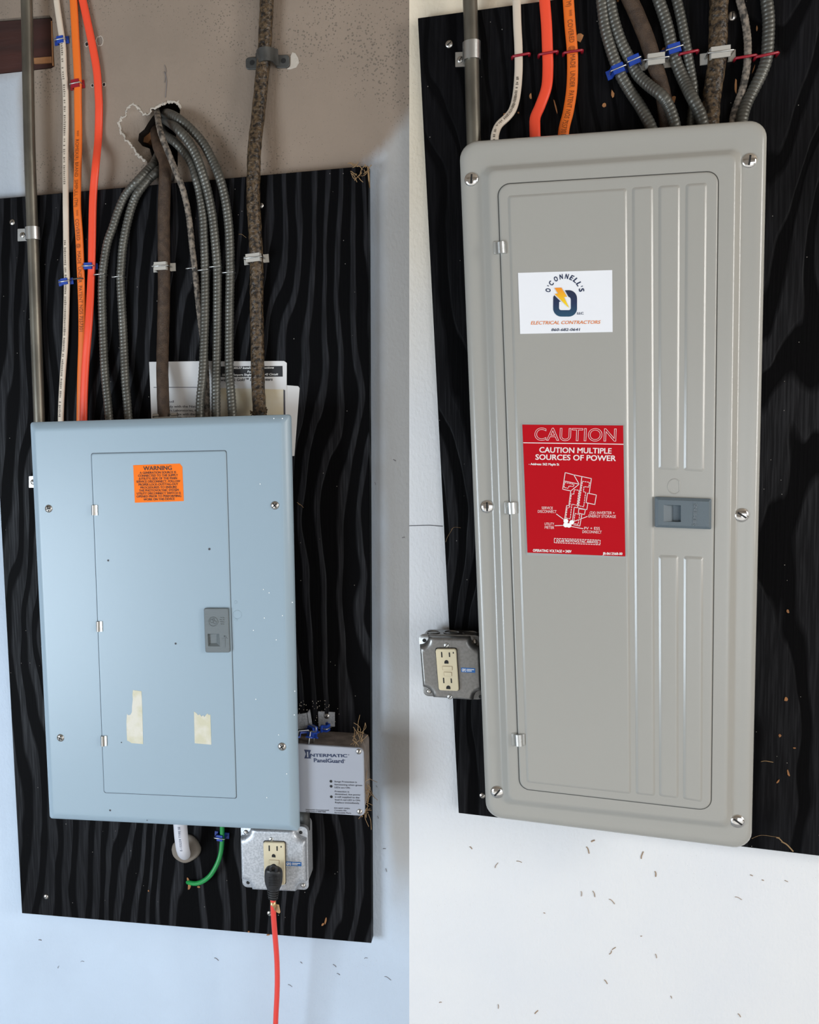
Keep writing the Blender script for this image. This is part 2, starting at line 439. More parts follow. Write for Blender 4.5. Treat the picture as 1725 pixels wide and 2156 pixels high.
M_GFLECK = mat('grey_flecks', (0.20, 0.19, 0.20), 0.8)
M_FLOOR = mat('concrete', (0.42, 0.42, 0.42), 0.8, bump=0.2, bscale=40, vary=0.2, vscale=6)
M_CEIL = mat('warm_ceiling', (0.30, 0.25, 0.20), 0.9)
def grad(name, stops, axis, lo, hi):
    m = bpy.data.materials.new(name); m.use_nodes = True; n, l = nodes_of(m)
    g = n.new('ShaderNodeNewGeometry'); s = n.new('ShaderNodeSeparateXYZ'); l.new(g.outputs['Position'], s.inputs[0])
    r = n.new('ShaderNodeMapRange'); r.inputs[1].default_value = lo; r.inputs[2].default_value = hi
    l.new(s.outputs[axis], r.inputs[0])
    l.new(ramp(n, l, r.outputs[0], stops), n['Principled BSDF'].inputs['Base Color'])
    n['Principled BSDF'].inputs['Roughness'].default_value = 0.5
    return m

# ------------------------------------------------------------------ setting
XL, XR, ZB, ZT = -2.2, 2.4, 0.0, 2.75
seam_t, seam_b = W(862, -420), W(862, 2700)
def seam_x(z): return seam_t.x + (seam_b.x - seam_t.x) * (z - seam_t.z) / (seam_b.z - seam_t.z)
zx = lambda px, py, h=0: W(px, py, h)

def zone_left(n, l, X, Z, wob):
    p1 = zx(800, 330)
    # bare plaster above a brushed line that climbs to the right of the board
    lim = mathn(n, l, 'MULTIPLY_ADD', mathn(n, l, 'SUBTRACT', X, p1.x, clamp=False), 1.1, p1.z)
    lim = mathn(n, l, 'MAXIMUM', lim, p1.z - 0.03)
    up = mathn(n, l, 'SUBTRACT', mathn(n, l, 'MULTIPLY_ADD', wob, 0.11, Z), lim)
    a = n.new('ShaderNodeMapRange'); a.interpolation_type = 'SMOOTHSTEP'; a.inputs[1].default_value = -0.022; a.inputs[2].default_value = 0.022; l.new(up, a.inputs[0])
    q = zx(46, 160)
    xx = mathn(n, l, 'MULTIPLY_ADD', wob, 0.03, X)
    b1 = n.new('ShaderNodeMapRange'); b1.interpolation_type = 'SMOOTHSTEP'; b1.inputs[1].default_value = q.x - 0.012; b1.inputs[2].default_value = q.x + 0.012; l.new(xx, b1.inputs[0])
    b2 = n.new('ShaderNodeMapRange'); b2.interpolation_type = 'SMOOTHSTEP'; b2.inputs[1].default_value = q.z - 0.01; b2.inputs[2].default_value = q.z + 0.03; l.new(Z, b2.inputs[0])
    keep = mathn(n, l, 'MAXIMUM', b1.outputs[0], b2.outputs[0])
    return mathn(n, l, 'MULTIPLY', a.outputs[0], keep)
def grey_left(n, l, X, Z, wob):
    # greyer strip right of the board: light falloff painted in, over dirty grey paint
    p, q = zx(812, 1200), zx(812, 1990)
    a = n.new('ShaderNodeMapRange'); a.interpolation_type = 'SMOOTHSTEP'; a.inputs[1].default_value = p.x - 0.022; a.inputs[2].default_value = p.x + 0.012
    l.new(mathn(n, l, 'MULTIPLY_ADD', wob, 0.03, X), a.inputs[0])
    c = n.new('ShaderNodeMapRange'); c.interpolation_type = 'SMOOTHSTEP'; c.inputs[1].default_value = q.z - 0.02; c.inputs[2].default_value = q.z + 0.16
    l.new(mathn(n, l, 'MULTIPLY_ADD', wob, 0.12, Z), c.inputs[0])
    q = zx(60, 430)  # upper left patch: warmer light up there painted in as half grey
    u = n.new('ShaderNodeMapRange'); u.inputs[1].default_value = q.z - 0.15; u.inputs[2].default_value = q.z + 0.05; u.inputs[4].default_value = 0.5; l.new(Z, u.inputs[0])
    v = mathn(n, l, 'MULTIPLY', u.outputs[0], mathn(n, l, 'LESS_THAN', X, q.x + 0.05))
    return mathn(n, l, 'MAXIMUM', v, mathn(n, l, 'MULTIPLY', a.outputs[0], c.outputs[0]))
def zone_right(n, l, X, Z, wob):  # warm ceiling light on the upper wall, painted in as a cream tone
    p = zx(870, 330)
    a = n.new('ShaderNodeMapRange'); a.interpolation_type = 'SMOOTHSTEP'; a.inputs[1].default_value = p.z - 0.42; a.inputs[2].default_value = p.z + 0.06
    l.new(mathn(n, l, 'MULTIPLY_ADD', wob, 0.1, Z), a.inputs[0]); return a.outputs[0]
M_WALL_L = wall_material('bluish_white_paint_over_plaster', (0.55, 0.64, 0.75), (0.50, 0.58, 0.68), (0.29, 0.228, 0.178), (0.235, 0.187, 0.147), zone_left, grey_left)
M_WALL_R = wall_material('white_paint_warm_light_top', (0.80, 0.80, 0.80), (0.76, 0.77, 0.79), (0.80, 0.70, 0.54), (0.84, 0.75, 0.60), zone_right, None, 0.03)

def flat_with_holes(outer, holes, h):
    """front face of a wall with holes cut through it"""
    bm = bmesh.new(); es = []
    for loop in [outer] + holes:
        vs_ = [bm.verts.new((p.x, -h, p.z)) for p in loop]
        es += [bm.edges.new((vs_[i], vs_[(i + 1) % len(vs_)])) for i in range(len(vs_))]
    bmesh.ops.triangle_fill(bm, edges=es, use_beauty=True, use_dissolve=False, normal=(0, -1, 0))
    bm.verts.index_update()
    r = ([v.co.copy() for v in bm.verts], [tuple(v.index for v in f.verts) for f in bm.faces]); bm.free()
    return r
z5 = lambda pts: [(200 + x / 5.39, 200 + y / 5.39) for x, y in pts]
crater = z5([(435, 105), (490, 150), (530, 205), (575, 222), (620, 205), (640, 165), (720, 125), (800, 90), (900, 75), (955, 95), (970, 150), (962, 230), (925, 330), (920, 470), (940, 560), (940, 800), (905, 1010), (715, 1030), (668, 880), (640, 800), (600, 790), (585, 745), (500, 690), (430, 600), (350, 500), (292, 400), (280, 300), (340, 230), (360, 170), (400, 120)])
cavity = z5([(730, 195), (655, 240), (605, 315), (560, 390), (500, 440), (490, 520), (540, 580), (620, 608), (645, 690), (662, 800), (720, 1000), (890, 990), (922, 800), (922, 600), (905, 480), (895, 340), (880, 240), (800, 190)])
crater_p = [W(x, y, 0) for x, y in crater]; cav_p = [W(x, y, -0.012) for x, y in cavity]
notch = [W(x, y, 0) for x, y in [(-140, 50), (0, 40), (104, 32), (110, 40), (115, 140), (108, 144), (0, 156), (-140, 172)]]
b = B()
outer = [Vector((XL, 0, ZB)), Vector((XL, 0, ZT)), Vector((seam_x(ZT), 0, ZT)), Vector((seam_x(ZB), 0, ZB))]
b.add(*flat_with_holes(outer, [crater_p, notch], 0))
bm = bmesh.new(); es = []
for loop in (crater_p, cav_p):
    vv = [bm.verts.new(p) for p in loop]; es += [bm.edges.new((vv[i], vv[(i + 1) % len(vv)])) for i in range(len(vv))]
bmesh.ops.triangle_fill(bm, edges=es, use_beauty=True, normal=(0, -1, 0)); bm.verts.index_update()
broken = B().add([v.co.copy() for v in bm.verts], [tuple(v.index for v in f.verts) for f in bm.faces]); bm.free()
back = lambda loop, y: [Vector((p.x, y, p.z)) for p in loop]
b.loft([notch, back(notch, 0.032)], False, True)
b.loft([outer, back(outer, 0.14)], False, True)
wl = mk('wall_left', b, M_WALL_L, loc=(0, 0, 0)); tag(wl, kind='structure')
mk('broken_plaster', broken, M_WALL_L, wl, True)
b = B().loft([cav_p, back(cav_p, 0.125)], False, True); mk('cavity_lining', b, mat('cavity_depth_shade', (0.022, 0.016, 0.012), 0.9, bump=0.4, bscale=60), wl)  # near-black colour paints in the shade of the deep hole
# white chipped rim of the broken plaster
rim = []
for i in range(0, 30):
    if 11 <= i <= 20: continue
order = list(range(21, 30)) + list(range(0, 11))
rp = crom([crater_p[i] for i in order], 0.0016)
rp = [p + Vector((random.uniform(-.0016, .0016), random.uniform(-.0006, .0003), random.uniform(-.0016, .0016))) for p in rp]
b = B().sweep(rp, lambda f: 0.0008 + 0.0018 * random.random(), 0.0006, 7)
mk('chipped_plaster_rim', b, M_CHALK, wl, True)
for x, y, r in ((210, 86, 8), (183, 93, 4), (195, 180, 3), (219, 178, 3.4)):
    c = W(x, y, 0); b = B()
    loop = [c + Vector((math.cos(t) * mm(r) * random.uniform(.85, 1.2), 0, math.sin(t) * mm(r) * 1.15 * random.uniform(.85, 1.2))) for t in [2 * math.pi * i / 18 for i in range(18)]]
    b.sweep(loop, 0.0007, 0.0005, 6, closed=True); mk('nail_hole_rim', b, M_CHALK, wl, True)
    b = B().add([c + (p - c) * .8 + OUT * .0003 for p in loop], [tuple(range(18))]); mk('nail_hole', b, M_PUTTY if r > 5 else M_SLOT, wl)
b = B()
b.add([W(x, y, .0004) for x, y in [(616, 110), (622, 112), (628, 122), (630, 132), (624, 142), (612, 146), (604, 146), (611, 140), (612, 118)]], [tuple(range(9))]); mk('plaster_patch', b, M_CHALK, wl)

outer = [Vector((seam_x(ZB), 0, ZB)), Vector((seam_x(ZT), 0, ZT)), Vector((XR, 0, ZT)), Vector((XR, 0, ZB))]
b = B().loft([outer, back(outer, 0.14)])
wr = mk('wall_right', b, M_WALL_R, loc=(0, 0, 0)); tag(wr, kind='structure')
b = B().box((XL, -4.2, -0.1), (XR + 1.5, 0.14, 0.0)); tag(mk('floor', b, M_FLOOR), kind='structure')
b = B().box((XL, -4.2, ZT), (XR + 1.5, 0.14, ZT + 0.1)); tag(mk('ceiling', b, M_CEIL), kind='structure')

def flecks(parent, spots, m, h=0.0):
    for x, y, w, t, a in spots:
        p = W(x, y, h); u = Vector((math.cos(a), 0, -math.sin(a))); q = p + u * mm(w) * .5 + Vector((0, 0, random.uniform(-1, 1) * mm(w) * .2))
        w *= .6; t *= .5
        pts = crom([p - u * mm(w) * .5, p + Vector((-u.z, 0, u.x)) * mm(w) * .12, q], 0.0008)
        for k in range(len(pts)): pts[k] = pts[k] + OUT * 0.0005
        mk('dirt_fleck', B().sweep(pts, mm(t) * .5, 0.0006, 6), m, parent, True)
flecks(wl, [(84, 1979, 9, 4, 0), (173, 2024, 12, 1.5, -.4), (123, 2036, 9, 1.5, -1.2), (455, 2018, 12, 2.5, .3), (704, 2032, 10, 2, .5), (770, 2017, 10, 1.5, -.5), (815, 2058, 18, 1.5, .3), (634, 2026, 6, 2, .5), (813, 1831, 9, 2, 1.3), (809, 1787, 7, 3, .1), (796, 1720, 8, 2, 1.3), (793, 1655, 5, 2, 1), (849, 1132, 7, 2.5, -.3), (830, 969, 7, 2, .6), (347, 170, 60, 2.4, 1.55), (347, 150, 40, 1.6, 1.6), (712, 2050, 8, 2, .2), (610, 2074, 12, 1.4, .3), (790, 1018, 10, 1.6, 1.3)], M_GFLECK)
flecks(wr, [(991, 1784, 7, 4, .6), (1237, 1788, 18, 4, 1.2), (1248, 1771, 9, 6, -.5), (1352, 1803, 16, 4, -1.3), (1380, 1838, 12, 4, 1.4), (1250, 1880, 14, 2.5, 1.2), (1287, 1896, 16, 2.5, .6), (1224, 1880, 12, 2, 1.5), (1275, 2066, 12, 3, .9), (1286, 2005, 14, 3, 1.9), (1292, 1998, 10, 3, -.6), (1129, 2132, 11, 4, -.8), (1049, 2117, 9, 2, 1.5), (927, 2110, 8, 2.5, -.6), (1381, 2012, 12, 2, 1.3), (1413, 2099, 8, 2, 1.2), (1045, 1823, 16, 2, -1.1), (1092, 1814, 14, 2, .2), (1556, 2136, 8, 3, .7), (1553, 1890, 16, 1.4, .3), (1582, 1843, 7, 3, .5), (1606, 1853, 5, 3, .5), (1655, 1855, 8, 2, .5), (1350, 1971, 4, 3, 0), (1146, 1922, 4, 3, 0)], M_FLECK)
b = B(); strip(b, [(862, 1107), (905, 1106), (932, 1108)], 1.2, 0.0005); mk('hairline_crack', b, M_GREYINK, wr)

# old stained beam let into the wall
t = thing('wood_beam', W(50, 100, 0), 'dark red-stained wooden beam let into the plaster behind the conduit', 'beam')
bp_ = [Vector((p.x, 0, p.z)) for p in quad([(-138, 52), (106, 36), (112, 140), (-138, 168)], 0)]
b = B(); b.loft([[Vector((p.x, 0.030, p.z)) for p in bp_], [Vector((p.x, 0.004, p.z)) for p in bp_]]); mk('beam_face', b, M_BEAM, t)
b = B().prism(quad([(71, 122), (108, 119), (109, 132), (72, 134)], -0.001), -0.006, -0.001); mk('raw_edge', b, M_RAWPINE, t)
b = B().prism(quad([(107, 44), (110, 44), (113, 138), (110, 138)], -0.001), -0.006, -0.001); mk('raw_edge', b, M_RAWPINE, t)
b = B().prism(quad(z5([(550, 430), (650, 415), (660, 470), (600, 545), (530, 530)]), -0.03), -0.06, -0.03)
tag(mk('lath_fragment', b, M_RAWPINE), 'broken brown wood fragment inside the hole in the plaster', 'wood')

# ------------------------------------------------------------------ boards
HB = 0.018
M_BOARD_L = board_material('black_plywood_grain', 3.1, W(120, 700).x, W(120, 700).z)
M_BOARD_R = board_material('black_plywood_grain_two', 8.4, W(1250, 300).x, W(1250, 300).z)
BL_PTS = [(-34, 421), (775, 349), (782, 1986), (46, 1923)]
b = B(); q = quad(BL_PTS, HB)
b.loft([ring(q, 0, .0006, 0.0002, 3), ring(q, 0, .0006, HB - .0006, 3), ring(q, .0006, .0006, HB, 3)])
board_l = tag(mk('plywood_board', b, M_BOARD_L), 'black-painted plywood backing board behind the pale blue breaker panel', 'board')
BR_PTS = [(880, 38), (1960, -108), (1960, 1830), (966, 1712)]
b = B(); q = quad(BR_PTS, HB)
b.loft([ring(q, 0, .0006, 0.0002, 3), ring(q, 0, .0006, HB - .0006, 3), ring(q, .0006, .0006, HB, 3)])
board_r = tag(mk('plywood_board', b, M_BOARD_R), 'black-painted plywood backing board behind the tall grey breaker panel', 'board')

def chips(parent, spots):
    for x, y, w, hh, a in spots:
        c = W(x, y, HB); n = 7; pts = []
        for i in range(n):
            th = 2 * math.pi * i / n; r = random.uniform(.6, 1.1)
            u = Vector((math.cos(th) * mm(w) / 2 * r, 0, math.sin(th) * mm(hh) / 2 * r))
            pts.append(c + Vector((u.x * math.cos(a) - u.z * math.sin(a), 0, u.x * math.sin(a) + u.z * math.cos(a))))
        b = B().prism([p for p in pts], HB - .0005, HB + random.uniform(.0006, .0014)); mk('bare_wood_scar', b, M_CHIP, parent)
chips(board_l, [(397, 1852, 6, 14, .3), (399, 1866, 8, 16, -.3), (419, 1867, 9, 6, .3), (313, 1875, 4, 4, 0), (686, 1938, 4, 20, -.15), (680, 1946, 5, 9, -.5), (565, 1968, 10, 3, .2), (524, 1961, 5, 3, .2)])
chips(board_r, [(1221, 78, 16, 18, .3), (1117, 203, 6, 12, .1), (1170, 225, 3, 26, .25), (1272, 222, 9, 11, -.5), (1290, 198, 6, 14, .1), (1419, 209, 9, 14, -.3), (1549, 183, 5, 28, 0), (1397, 104, 6, 6, 0), (1063, 241, 5, 7, 0), (1092, 238, 4, 4, 0), (1594, 60, 2.5, 10, 0), (1587, 146, 2.5, 16, -.3), (1302, 0, 5, 8, 0), (1659, 1287, 6, 8, .2), (1655, 1472, 7, 9, .2), (1642, 1548, 6, 7, 0), (1660, 1627, 4, 14, .3), (1673, 1575, 6, 3, 0), (1638, 1645, 3, 10, -.5)])
flecks(board_r, [(945, 1132, 34, 1.4, -1.0), (958, 1112, 26, 1, -.4), (1612, 1604, 26, 3, .05), (1655, 1780, 34, 5, .75), (1640, 1766, 16, 4, .5), (1605, 1763, 60, 1, -.2)], M_STRAW, HB)
flecks(board_l, [(509, 495, 20, 1.6, .3), (553, 575, 16, 1.2, 1.3), (632, 1063, 16, 1.4, .5), (628, 1060, 10, 1.6, .8)], M_STRAW, HB)

# ------------------------------------------------------------------ screws
def screw(name, parent, px, py, h, r, m=M_STEEL, ang=0.6, slot=True, cross=False, hh=0.45, label=None):
    c = W(px, py, h)
    o = mk(name, B().dome(c, mm(r), mm(r) * hh, 22, flat=0.12), m, parent, 60.0, loc=None if parent else c)
    if label: o['label'] = label
    if slot:
        for k in range(2 if cross else 1):
            a = ang + k * math.pi / 2
            u = Vector((math.cos(a), 0, math.sin(a))); v = Vector((-u.z, 0, u.x)); b = B()
            L, w, tp = mm(r) * .78, mm(r) * .12, mm(r) * hh
            b.loft([[c + u * L * sx + v * w * sy + OUT * tp * .55 for sx, sy in ((-1, -1), (1, -1), (1, 1), (-1, 1))],
                    [c + u * L * .62 * sx + v * w * sy + OUT * tp * 1.03 for sx, sy in ((-1, -1), (1, -1), (1, 1), (-1, 1))]])
            s = mk('screw_slot', b, M_SLOT, o if parent is None or parent.parent is None else parent)
            if parent is None: pass
    return o
def board_screw(px, py, label, r=6.5, ang=.7):
    o = screw('board_screw', None, px, py, HB, r, M_STEEL, ang)
    tag(o, label, 'screw', 'screws holding the boards to the wall')
board_screw(26, 468, 'hex-head screw at the top left of the board behind the blue panel', 6.5)
board_screw(550, 433, 'screw head half behind the tarred cable on the left board', 5.5)
board_screw(97, 1888, 'single bright screw at the bottom left corner of the left board', 6)
board_screw(568, 1923, 'screw half hidden behind the red extension cord', 6)
board_screw(946, 93, 'bright screw in the top left corner of the right board', 7.5)
board_screw(1542, 34, 'bright slotted screw near the top of the right board between two cables', 8.5, 1.5)
board_screw(1016, 1675, 'screw peeking out at the lower left edge of the grey panel', 6)
board_screw(90, 1327, 'upper of two screws peeking out at the left edge of the blue panel', 5)
board_screw(91, 1361, 'lower of two screws peeking out at the left edge of the blue panel', 5)

# ------------------------------------------------------------------ conduits, cables
def conduit(pts, r, label, h):
    b = B().sweep(ext(pts, path(pts, h, 0.01)), mm(r), mm(r), 20)
    return tag(mk('conduit', b, M_CONDUIT, None, True), label, 'conduit', 'steel conduits')
HC = HB + mm(13.2)
conduit([(52, -60), (56, 0), (59, 150), (62, 300), (66, 420), (69, 500), (76, 700), (83, 890), (88, 1040)], 12.3, 'weathered steel conduit running down the left edge into the blue panel', HC)
conduit([(988, -60), (990, 0), (993, 100), (995, 200), (998, 300), (1000, 380)], 13.0, 'weathered steel conduit running down into the grey panel', HC)

def strap(px, py, r, w, tx0, tx1, ty0, ty1, label, hidden=False):
    c = W(px, py, HC); t = thing('conduit_strap', W(px, py, HB), label, 'strap', 'one-hole conduit straps')
    b = B(); R0, R1 = mm(r), mm(r) + .0016; hw = mm(w) / 2; prof = []
    for k in range(17):
        a = -0.25 + (math.pi + .5) * k / 16; prof.append((math.cos(a), math.sin(a)))
    rings = []
    for z, rr in ((-hw, R0), (-hw, R1), (hw, R1), (hw, R0)):
        rings.append([c + Vector((x * rr, -y * rr, z)) for x, y in prof])
    rings.append(rings[0]); b.loft(rings, False, False, closed=False)
    mk('strap_band', b, M_ZINC, t, 40.0)
    q = quad([(tx0, ty0), (tx1, ty0 - 1), (tx1, ty1 - 1), (tx0, ty1)], HB + .0018)
    b = B(); b.loft([ring(q, 0, .0006, HB, 3), ring(q, 0, .0006, HB + .0018, 3)]); mk('strap_tab', b, M_ZINC, t)
    screw('screw', t, (tx0 + tx1) / 2 - 1, (ty0 + ty1) / 2, HB + .0018, 6.2, M_STEEL, 1.0)
strap(69, 492, 13.2, 26, 37, 60, 482, 508, 'galvanised conduit strap on the left board beside a hex screw')
strap(87, 1014, 13.2, 24, 61, 80, 1003, 1027, 'conduit strap tab peeking out at the left edge of the blue panel')
strap(993, 108, 13.8, 32, 959, 982, 110, 141, 'galvanised conduit strap at the top of the right board')

def armoured(pts, w, label, group, m=M_BX, pitch=0.0047, amp=0.075):
    P = ext(pts, path(pts, HB, 0.0009)) if pts[0][1] >= 0 else path(pts, HB, 0.0009)
    if pts[0][1] < 0:
        E_ = ext(pts, path(pts, HB, 0.0009)); E_ = E_[:len(E_) - len(P)]; Q = crom(E_ + [P[0]], 0.0009) if len(E_) > 2 else []; P = Q[:-1] + P
    r = mm(w) / 2
    mod = lambda L, th: 1.0 - amp + amp * 2 * abs(math.sin(math.pi * (L / pitch) + th / 2)) ** 0.7
    b = B().sweep(P, r, r, 14, mod)
    return tag(mk('armoured_cable', b, m, None, True), label, 'cable', group)
GL, GR = 'armoured cables fanning out of the wall hole', 'armoured cables entering the grey panel'
k = HB + .006
armoured([(344, 300, -.05), (326, 341, .006), (311, 358, .018), (289, 382, k + .004), (265, 410, k), (250, 442, k), (238, 478, k), (226, 512, k), (218, 560, k), (215.5, 590, k), (215, 630, k), (217, 700, k), (220.5, 780, k + .006), (227, 850, .036), (231, 900, .04), (232, 930, .042)], 17, 'leftmost grey armoured cable above the blue panel', GL)
armoured([(350, 330, -.05), (334, 358, .010), (315, 376, .020), (293, 402, k + .002), (280, 428, k), (268, 470, k), (259, 518, k), (255.5, 560, k), (254, 590, k), (257, 650, k), (260.5, 720, k), (264, 800, k + .008), (268, 850, .036), (272, 900, .04), (274, 930, .042)], 17, 'second grey armoured cable from the left above the blue panel', GL)
armoured([(352, 262, -.06), (342, 279, -.01), (367, 298, .016), (387, 319, .018), (404, 345, .022), (413, 376, .026), (421, 408, k), (428, 458, k), (430, 500, k), (432, 560, k), (432, 640, k + .004), (430, 720, k + .01), (427, 790, .042), (422, 840, .046), (420, 900, .048), (420, 930, .048)], 17, 'grey armoured cable crossing the white page just right of the brown braided cable', GL)
armoured([(345, 252, -.06), (354, 256, -.01), (371, 269, .026), (395, 296, .03), (413, 328, .03), (426, 363, .03), (437.5, 404, k + .003), (447, 452, k), (452.5, 500, k), (457.5, 560, k), (458, 600, k), (457.5, 680, k), (456, 760, k + .004), (455, 820, .036), (455, 900, .04), (455, 930, .042)], 17.5, 'fourth thick armoured cable, second from the tarred cable above the blue panel', GL)
armoured([(342, 240, -.06), (354, 239, .0), (376, 250, .018), (404, 274, .02), (428, 302, .02), (447, 337, .022), (461.5, 371, .026), (473, 413, k + .001), (480, 458, k), (483.5, 500, k), (485, 560, k), (484, 620, k), (483, 700, k), (483, 780, k + .004), (486, 820, .034), (490, 880, .04), (492, 930, .042)], 17.5, 'rightmost grey armoured cable above the blue panel, beside the tarred cable', GL)
armoured([(330, 225, -.05), (332, 244, .012), (337, 274, .04), (346.5, 302, .044), (358, 330, .042), (372.5, 367, .038), (385.5, 400, .03), (397, 452, .024), (406, 530, .024), (411, 570, k), (417, 630, k), (424, 690, k - .001), (431, 740, k - .001), (435, 800, .03), (436, 880, .036), (436, 930, .038)], 12, 'thin corroded armoured cable with flaking surface above the blue panel', GL, M_BXOLD, 0.0042, 0.06)
armoured([(1264, -40), (1267, 0), (1274, 56), (1285, 98), (1300, 141), (1313, 169), (1330, 197), (1347, 222, k + .004), (1361, 247, .034), (1371, 268, .038), (1385, 310, .042)] if 0 else [(1264, -40, k), (1267, 0, k), (1274, 56, k), (1285, 98, k), (1300, 141, k), (1313, 169, k), (1330, 197, k), (1347, 222, k + .004), (1361, 247, .034), (1371, 268, .038), (1385, 310, .042)], 18.5, 'leftmost grey armoured cable above the grey panel', GR)
armoured([(1281, -40, k), (1285, 0, k), (1293, 42, k), (1307.5, 87, k), (1324, 121, k), (1341, 155, k), (1366.5, 180, k + .008), (1392, 200, .042), (1409, 225, .042), (1421, 262, .042), (1428, 310, .042)], 18.5, 'armoured cable swerving in front of the brown braided cable above the grey panel', GR)
armoured([(1376, -40, k), (1387.5, 0, k), (1400, 37, k), (1409, 70, k), (1416, 104, k), (1428, 141, k), (1442, 174, k + .003), (1459, 208, .038), (1473, 236, .040), (1480, 260, .041), (1490, 310, .042)], 19, 'thick armoured cable held by a single blue staple above the grey panel', GR)
armoured([(1416, -40, k), (1425.5, 0, k), (1434, 37, k), (1441, 73, k), (1448, 112, k), (1454, 149, k - .001), (1460, 183, k - .001), (1461, 215, k - .001), (1458, 245, k), (1456, 270, k + .002), (1455, 310, .03)], 16, 'armoured cable passing behind the blue-stapled one above the grey panel', GR)
armoured([(1612, -40, k), (1615, 0, k), (1619, 42, k), (1618, 84, k), (1614, 126, k), (1603, 157, k), (1586, 191, k), (1572, 219, k + .003), (1563, 250, .034), (1558, 300, .04)], 19, 'rightmost grey armoured cable above the grey panel', GR)
armoured([(1549, -40, k), (1558, 0, k), (1569, 42, k), (1574.5, 84, k), (1574.5, 121, k), (1572, 149, k), (1563, 191, k), (1549, 230, k + .002), (1543.5, 256, .03), (1540, 300, .034)], 12, 'thin corroded armoured cable beside the rightmost cable above the grey panel', GR, M_BXOLD, 0.0042, 0.06)

def plain_cable(name, pts, a, bb, m, label, cat='cable', group=None, seg=16, flat=2.0, rough=0.0, step=0.004):
    P = path(pts, HB, step)
    if rough:
        ph = [random.uniform(0, 6) for _ in range(4)]
        mod = lambda L, th: 1 + rough * (math.sin(L * 310 + 2 * th + ph[0]) + math.sin(L * 190 - th * 3 + ph[1]) + 0.7 * math.sin(L * 620 + th + ph[2])) / 2.4
    else: mod = None
    b = B().sweep(ext(pts, P), mm(a), mm(bb), seg, mod, flat=flat)
    return tag(mk(name, b, m, None, True), label, cat, group), P
kc = HB + .0085
braid, _ = plain_cable('braided_cable', [(328, 262, -.06), (330, 287, -.012), (335, 311, .012), (346.5, 339, .02), (348, 370, .027), (346.5, 404, kc), (345, 460, kc), (345.5, 560, kc), (345, 640, kc), (343, 720, kc + .002), (342, 780, .036), (343.5, 840, .044), (345, 885, .047), (345, 930, .05)], 12.6, 12.2, M_CLOTH, 'brown braided cloth-sheathed cable running from the wall hole into the blue panel', rough=.02, seg=20)
t = thing('cable_connector', W(346, 885, .047), 'silver clamp connector where the brown braided cable enters the blue panel', 'connector')
b = B(); q = quad([(321, 879), (373, 876), (374, 905), (322, 908)], .055); b.loft([ring(q, 0, .002, .038, 4), ring(q, 0, .003, .055, 4)]); mk('clamp_body', b, M_ZINC, t)
b = B().cyl(W(324, 876, .05) + Vector((-.001, 0, 0)), W(336, 875, .05), .003); mk('clamp_screw', b, M_STEEL, t)
b = B().cyl(W(362, 874, .05), W(374, 873, .05), .003); mk('clamp_screw', b, M_STEEL, t)
plain_cable('braided_cable', [(1310, -40, kc), (1327, 0, kc), (1344, 37, kc), (1361, 79, kc), (1372, 112, kc), (1380.5, 141, kc), (1389, 169, kc - .001), (1399, 211, kc - .001), (1404, 262, kc), (1408, 310, kc + .006)], 12.8, 12, M_CLOTH, 'brown braided cloth-sheathed cable slanting down into the grey panel', rough=.02, seg=20)
tar = dict(rough=.035, seg=26, step=.0015)
plain_cable('tarred_cable', [(563, -60, .0125), (562, 0, .0125), (557, 105, .0125), (553, 150, .013), (548, 200, .014), (543, 250, .017), (537, 300, .023), (534.5, 350, kc), (533.5, 420, kc), (535, 450, kc), (538, 500, kc), (540.5, 560, kc), (540.5, 650, kc), (542, 720, kc), (543, 790, kc + .004), (545.5, 850, .038), (548, 880, .044), (549, 930, .046)], 13.6, 13, M_BARK, 'thick tarred service cable with bark-like crackled sheath above the blue panel', **tar)
plain_cable('tarred_cable', [(1514, -60, kc), (1514, 0, kc), (1513, 56, kc), (1511, 112, kc), (1507, 155, kc), (1500, 197, kc), (1496.5, 239, kc + .004), (1495, 262, .034), (1494, 310, .038)], 15, 14, M_BARK, 'thick tarred cable with shiny crackled sheath running down into the grey panel', **tar)
b = B()
for _ in range(26):
    a = random.uniform(0, 6.28); c = W(547 + 15 * math.cos(a), 870 + random.uniform(-5, 7), .046 + .006 * math.sin(a))
    b.cyl(c, c + Vector((random.uniform(-.004, .004), random.uniform(-.003, .003), random.uniform(-.004, .006))), .0008, 5)
tag(mk('frayed_sheath', b, M_BARK), 'black frayed sheath shreds where the tarred cable meets the blue panel', 'debris', kind='stuff')

kn = .0042
def nm(pts, w, m, label, hb0, group='flat plastic-jacketed cables'):
    return plain_cable('flat_cable', pts, w / 2, w * .30, m, label, 'cable', group, 18, 2.6)
def lin(pts, h0, switch, h1):
    return [(x, y, (h0 if y < switch[0] else h1 if y > switch[1] else h0 + (h1 - h0) * (y - switch[0]) / (switch[1] - switch[0]))) for x, y in pts]
wpts = [(116, -40), (119, 0), (128, 63), (133, 100), (135, 150), (138, 188), (139, 250), (138, 326), (138.5, 426), (139, 470), (140, 555), (141, 593), (139, 680), (137, 730), (133, 780), (129, 850), (128, 900), (128, 930)]
wc, WP = nm(lin(wpts, .004, (300, 420), HB + .004), 13, M_WHITE_NM, 'cream flat cable running down into the blue panel', 0)
opts = [(152, -40), (155, 0), (159, 75), (164, 165), (164, 200), (165, 280), (164, 350), (162.5, 430), (167, 500), (170, 570), (173, 650), (173, 720), (170.5, 800), (169, 900), (169, 930)]
oc, OP = nm(lin(opts, .005, (300, 420), HB + .005), 16.5, M_ORANGE_NM, 'printed dull orange flat cable running into the blue panel behind the red one', 0)
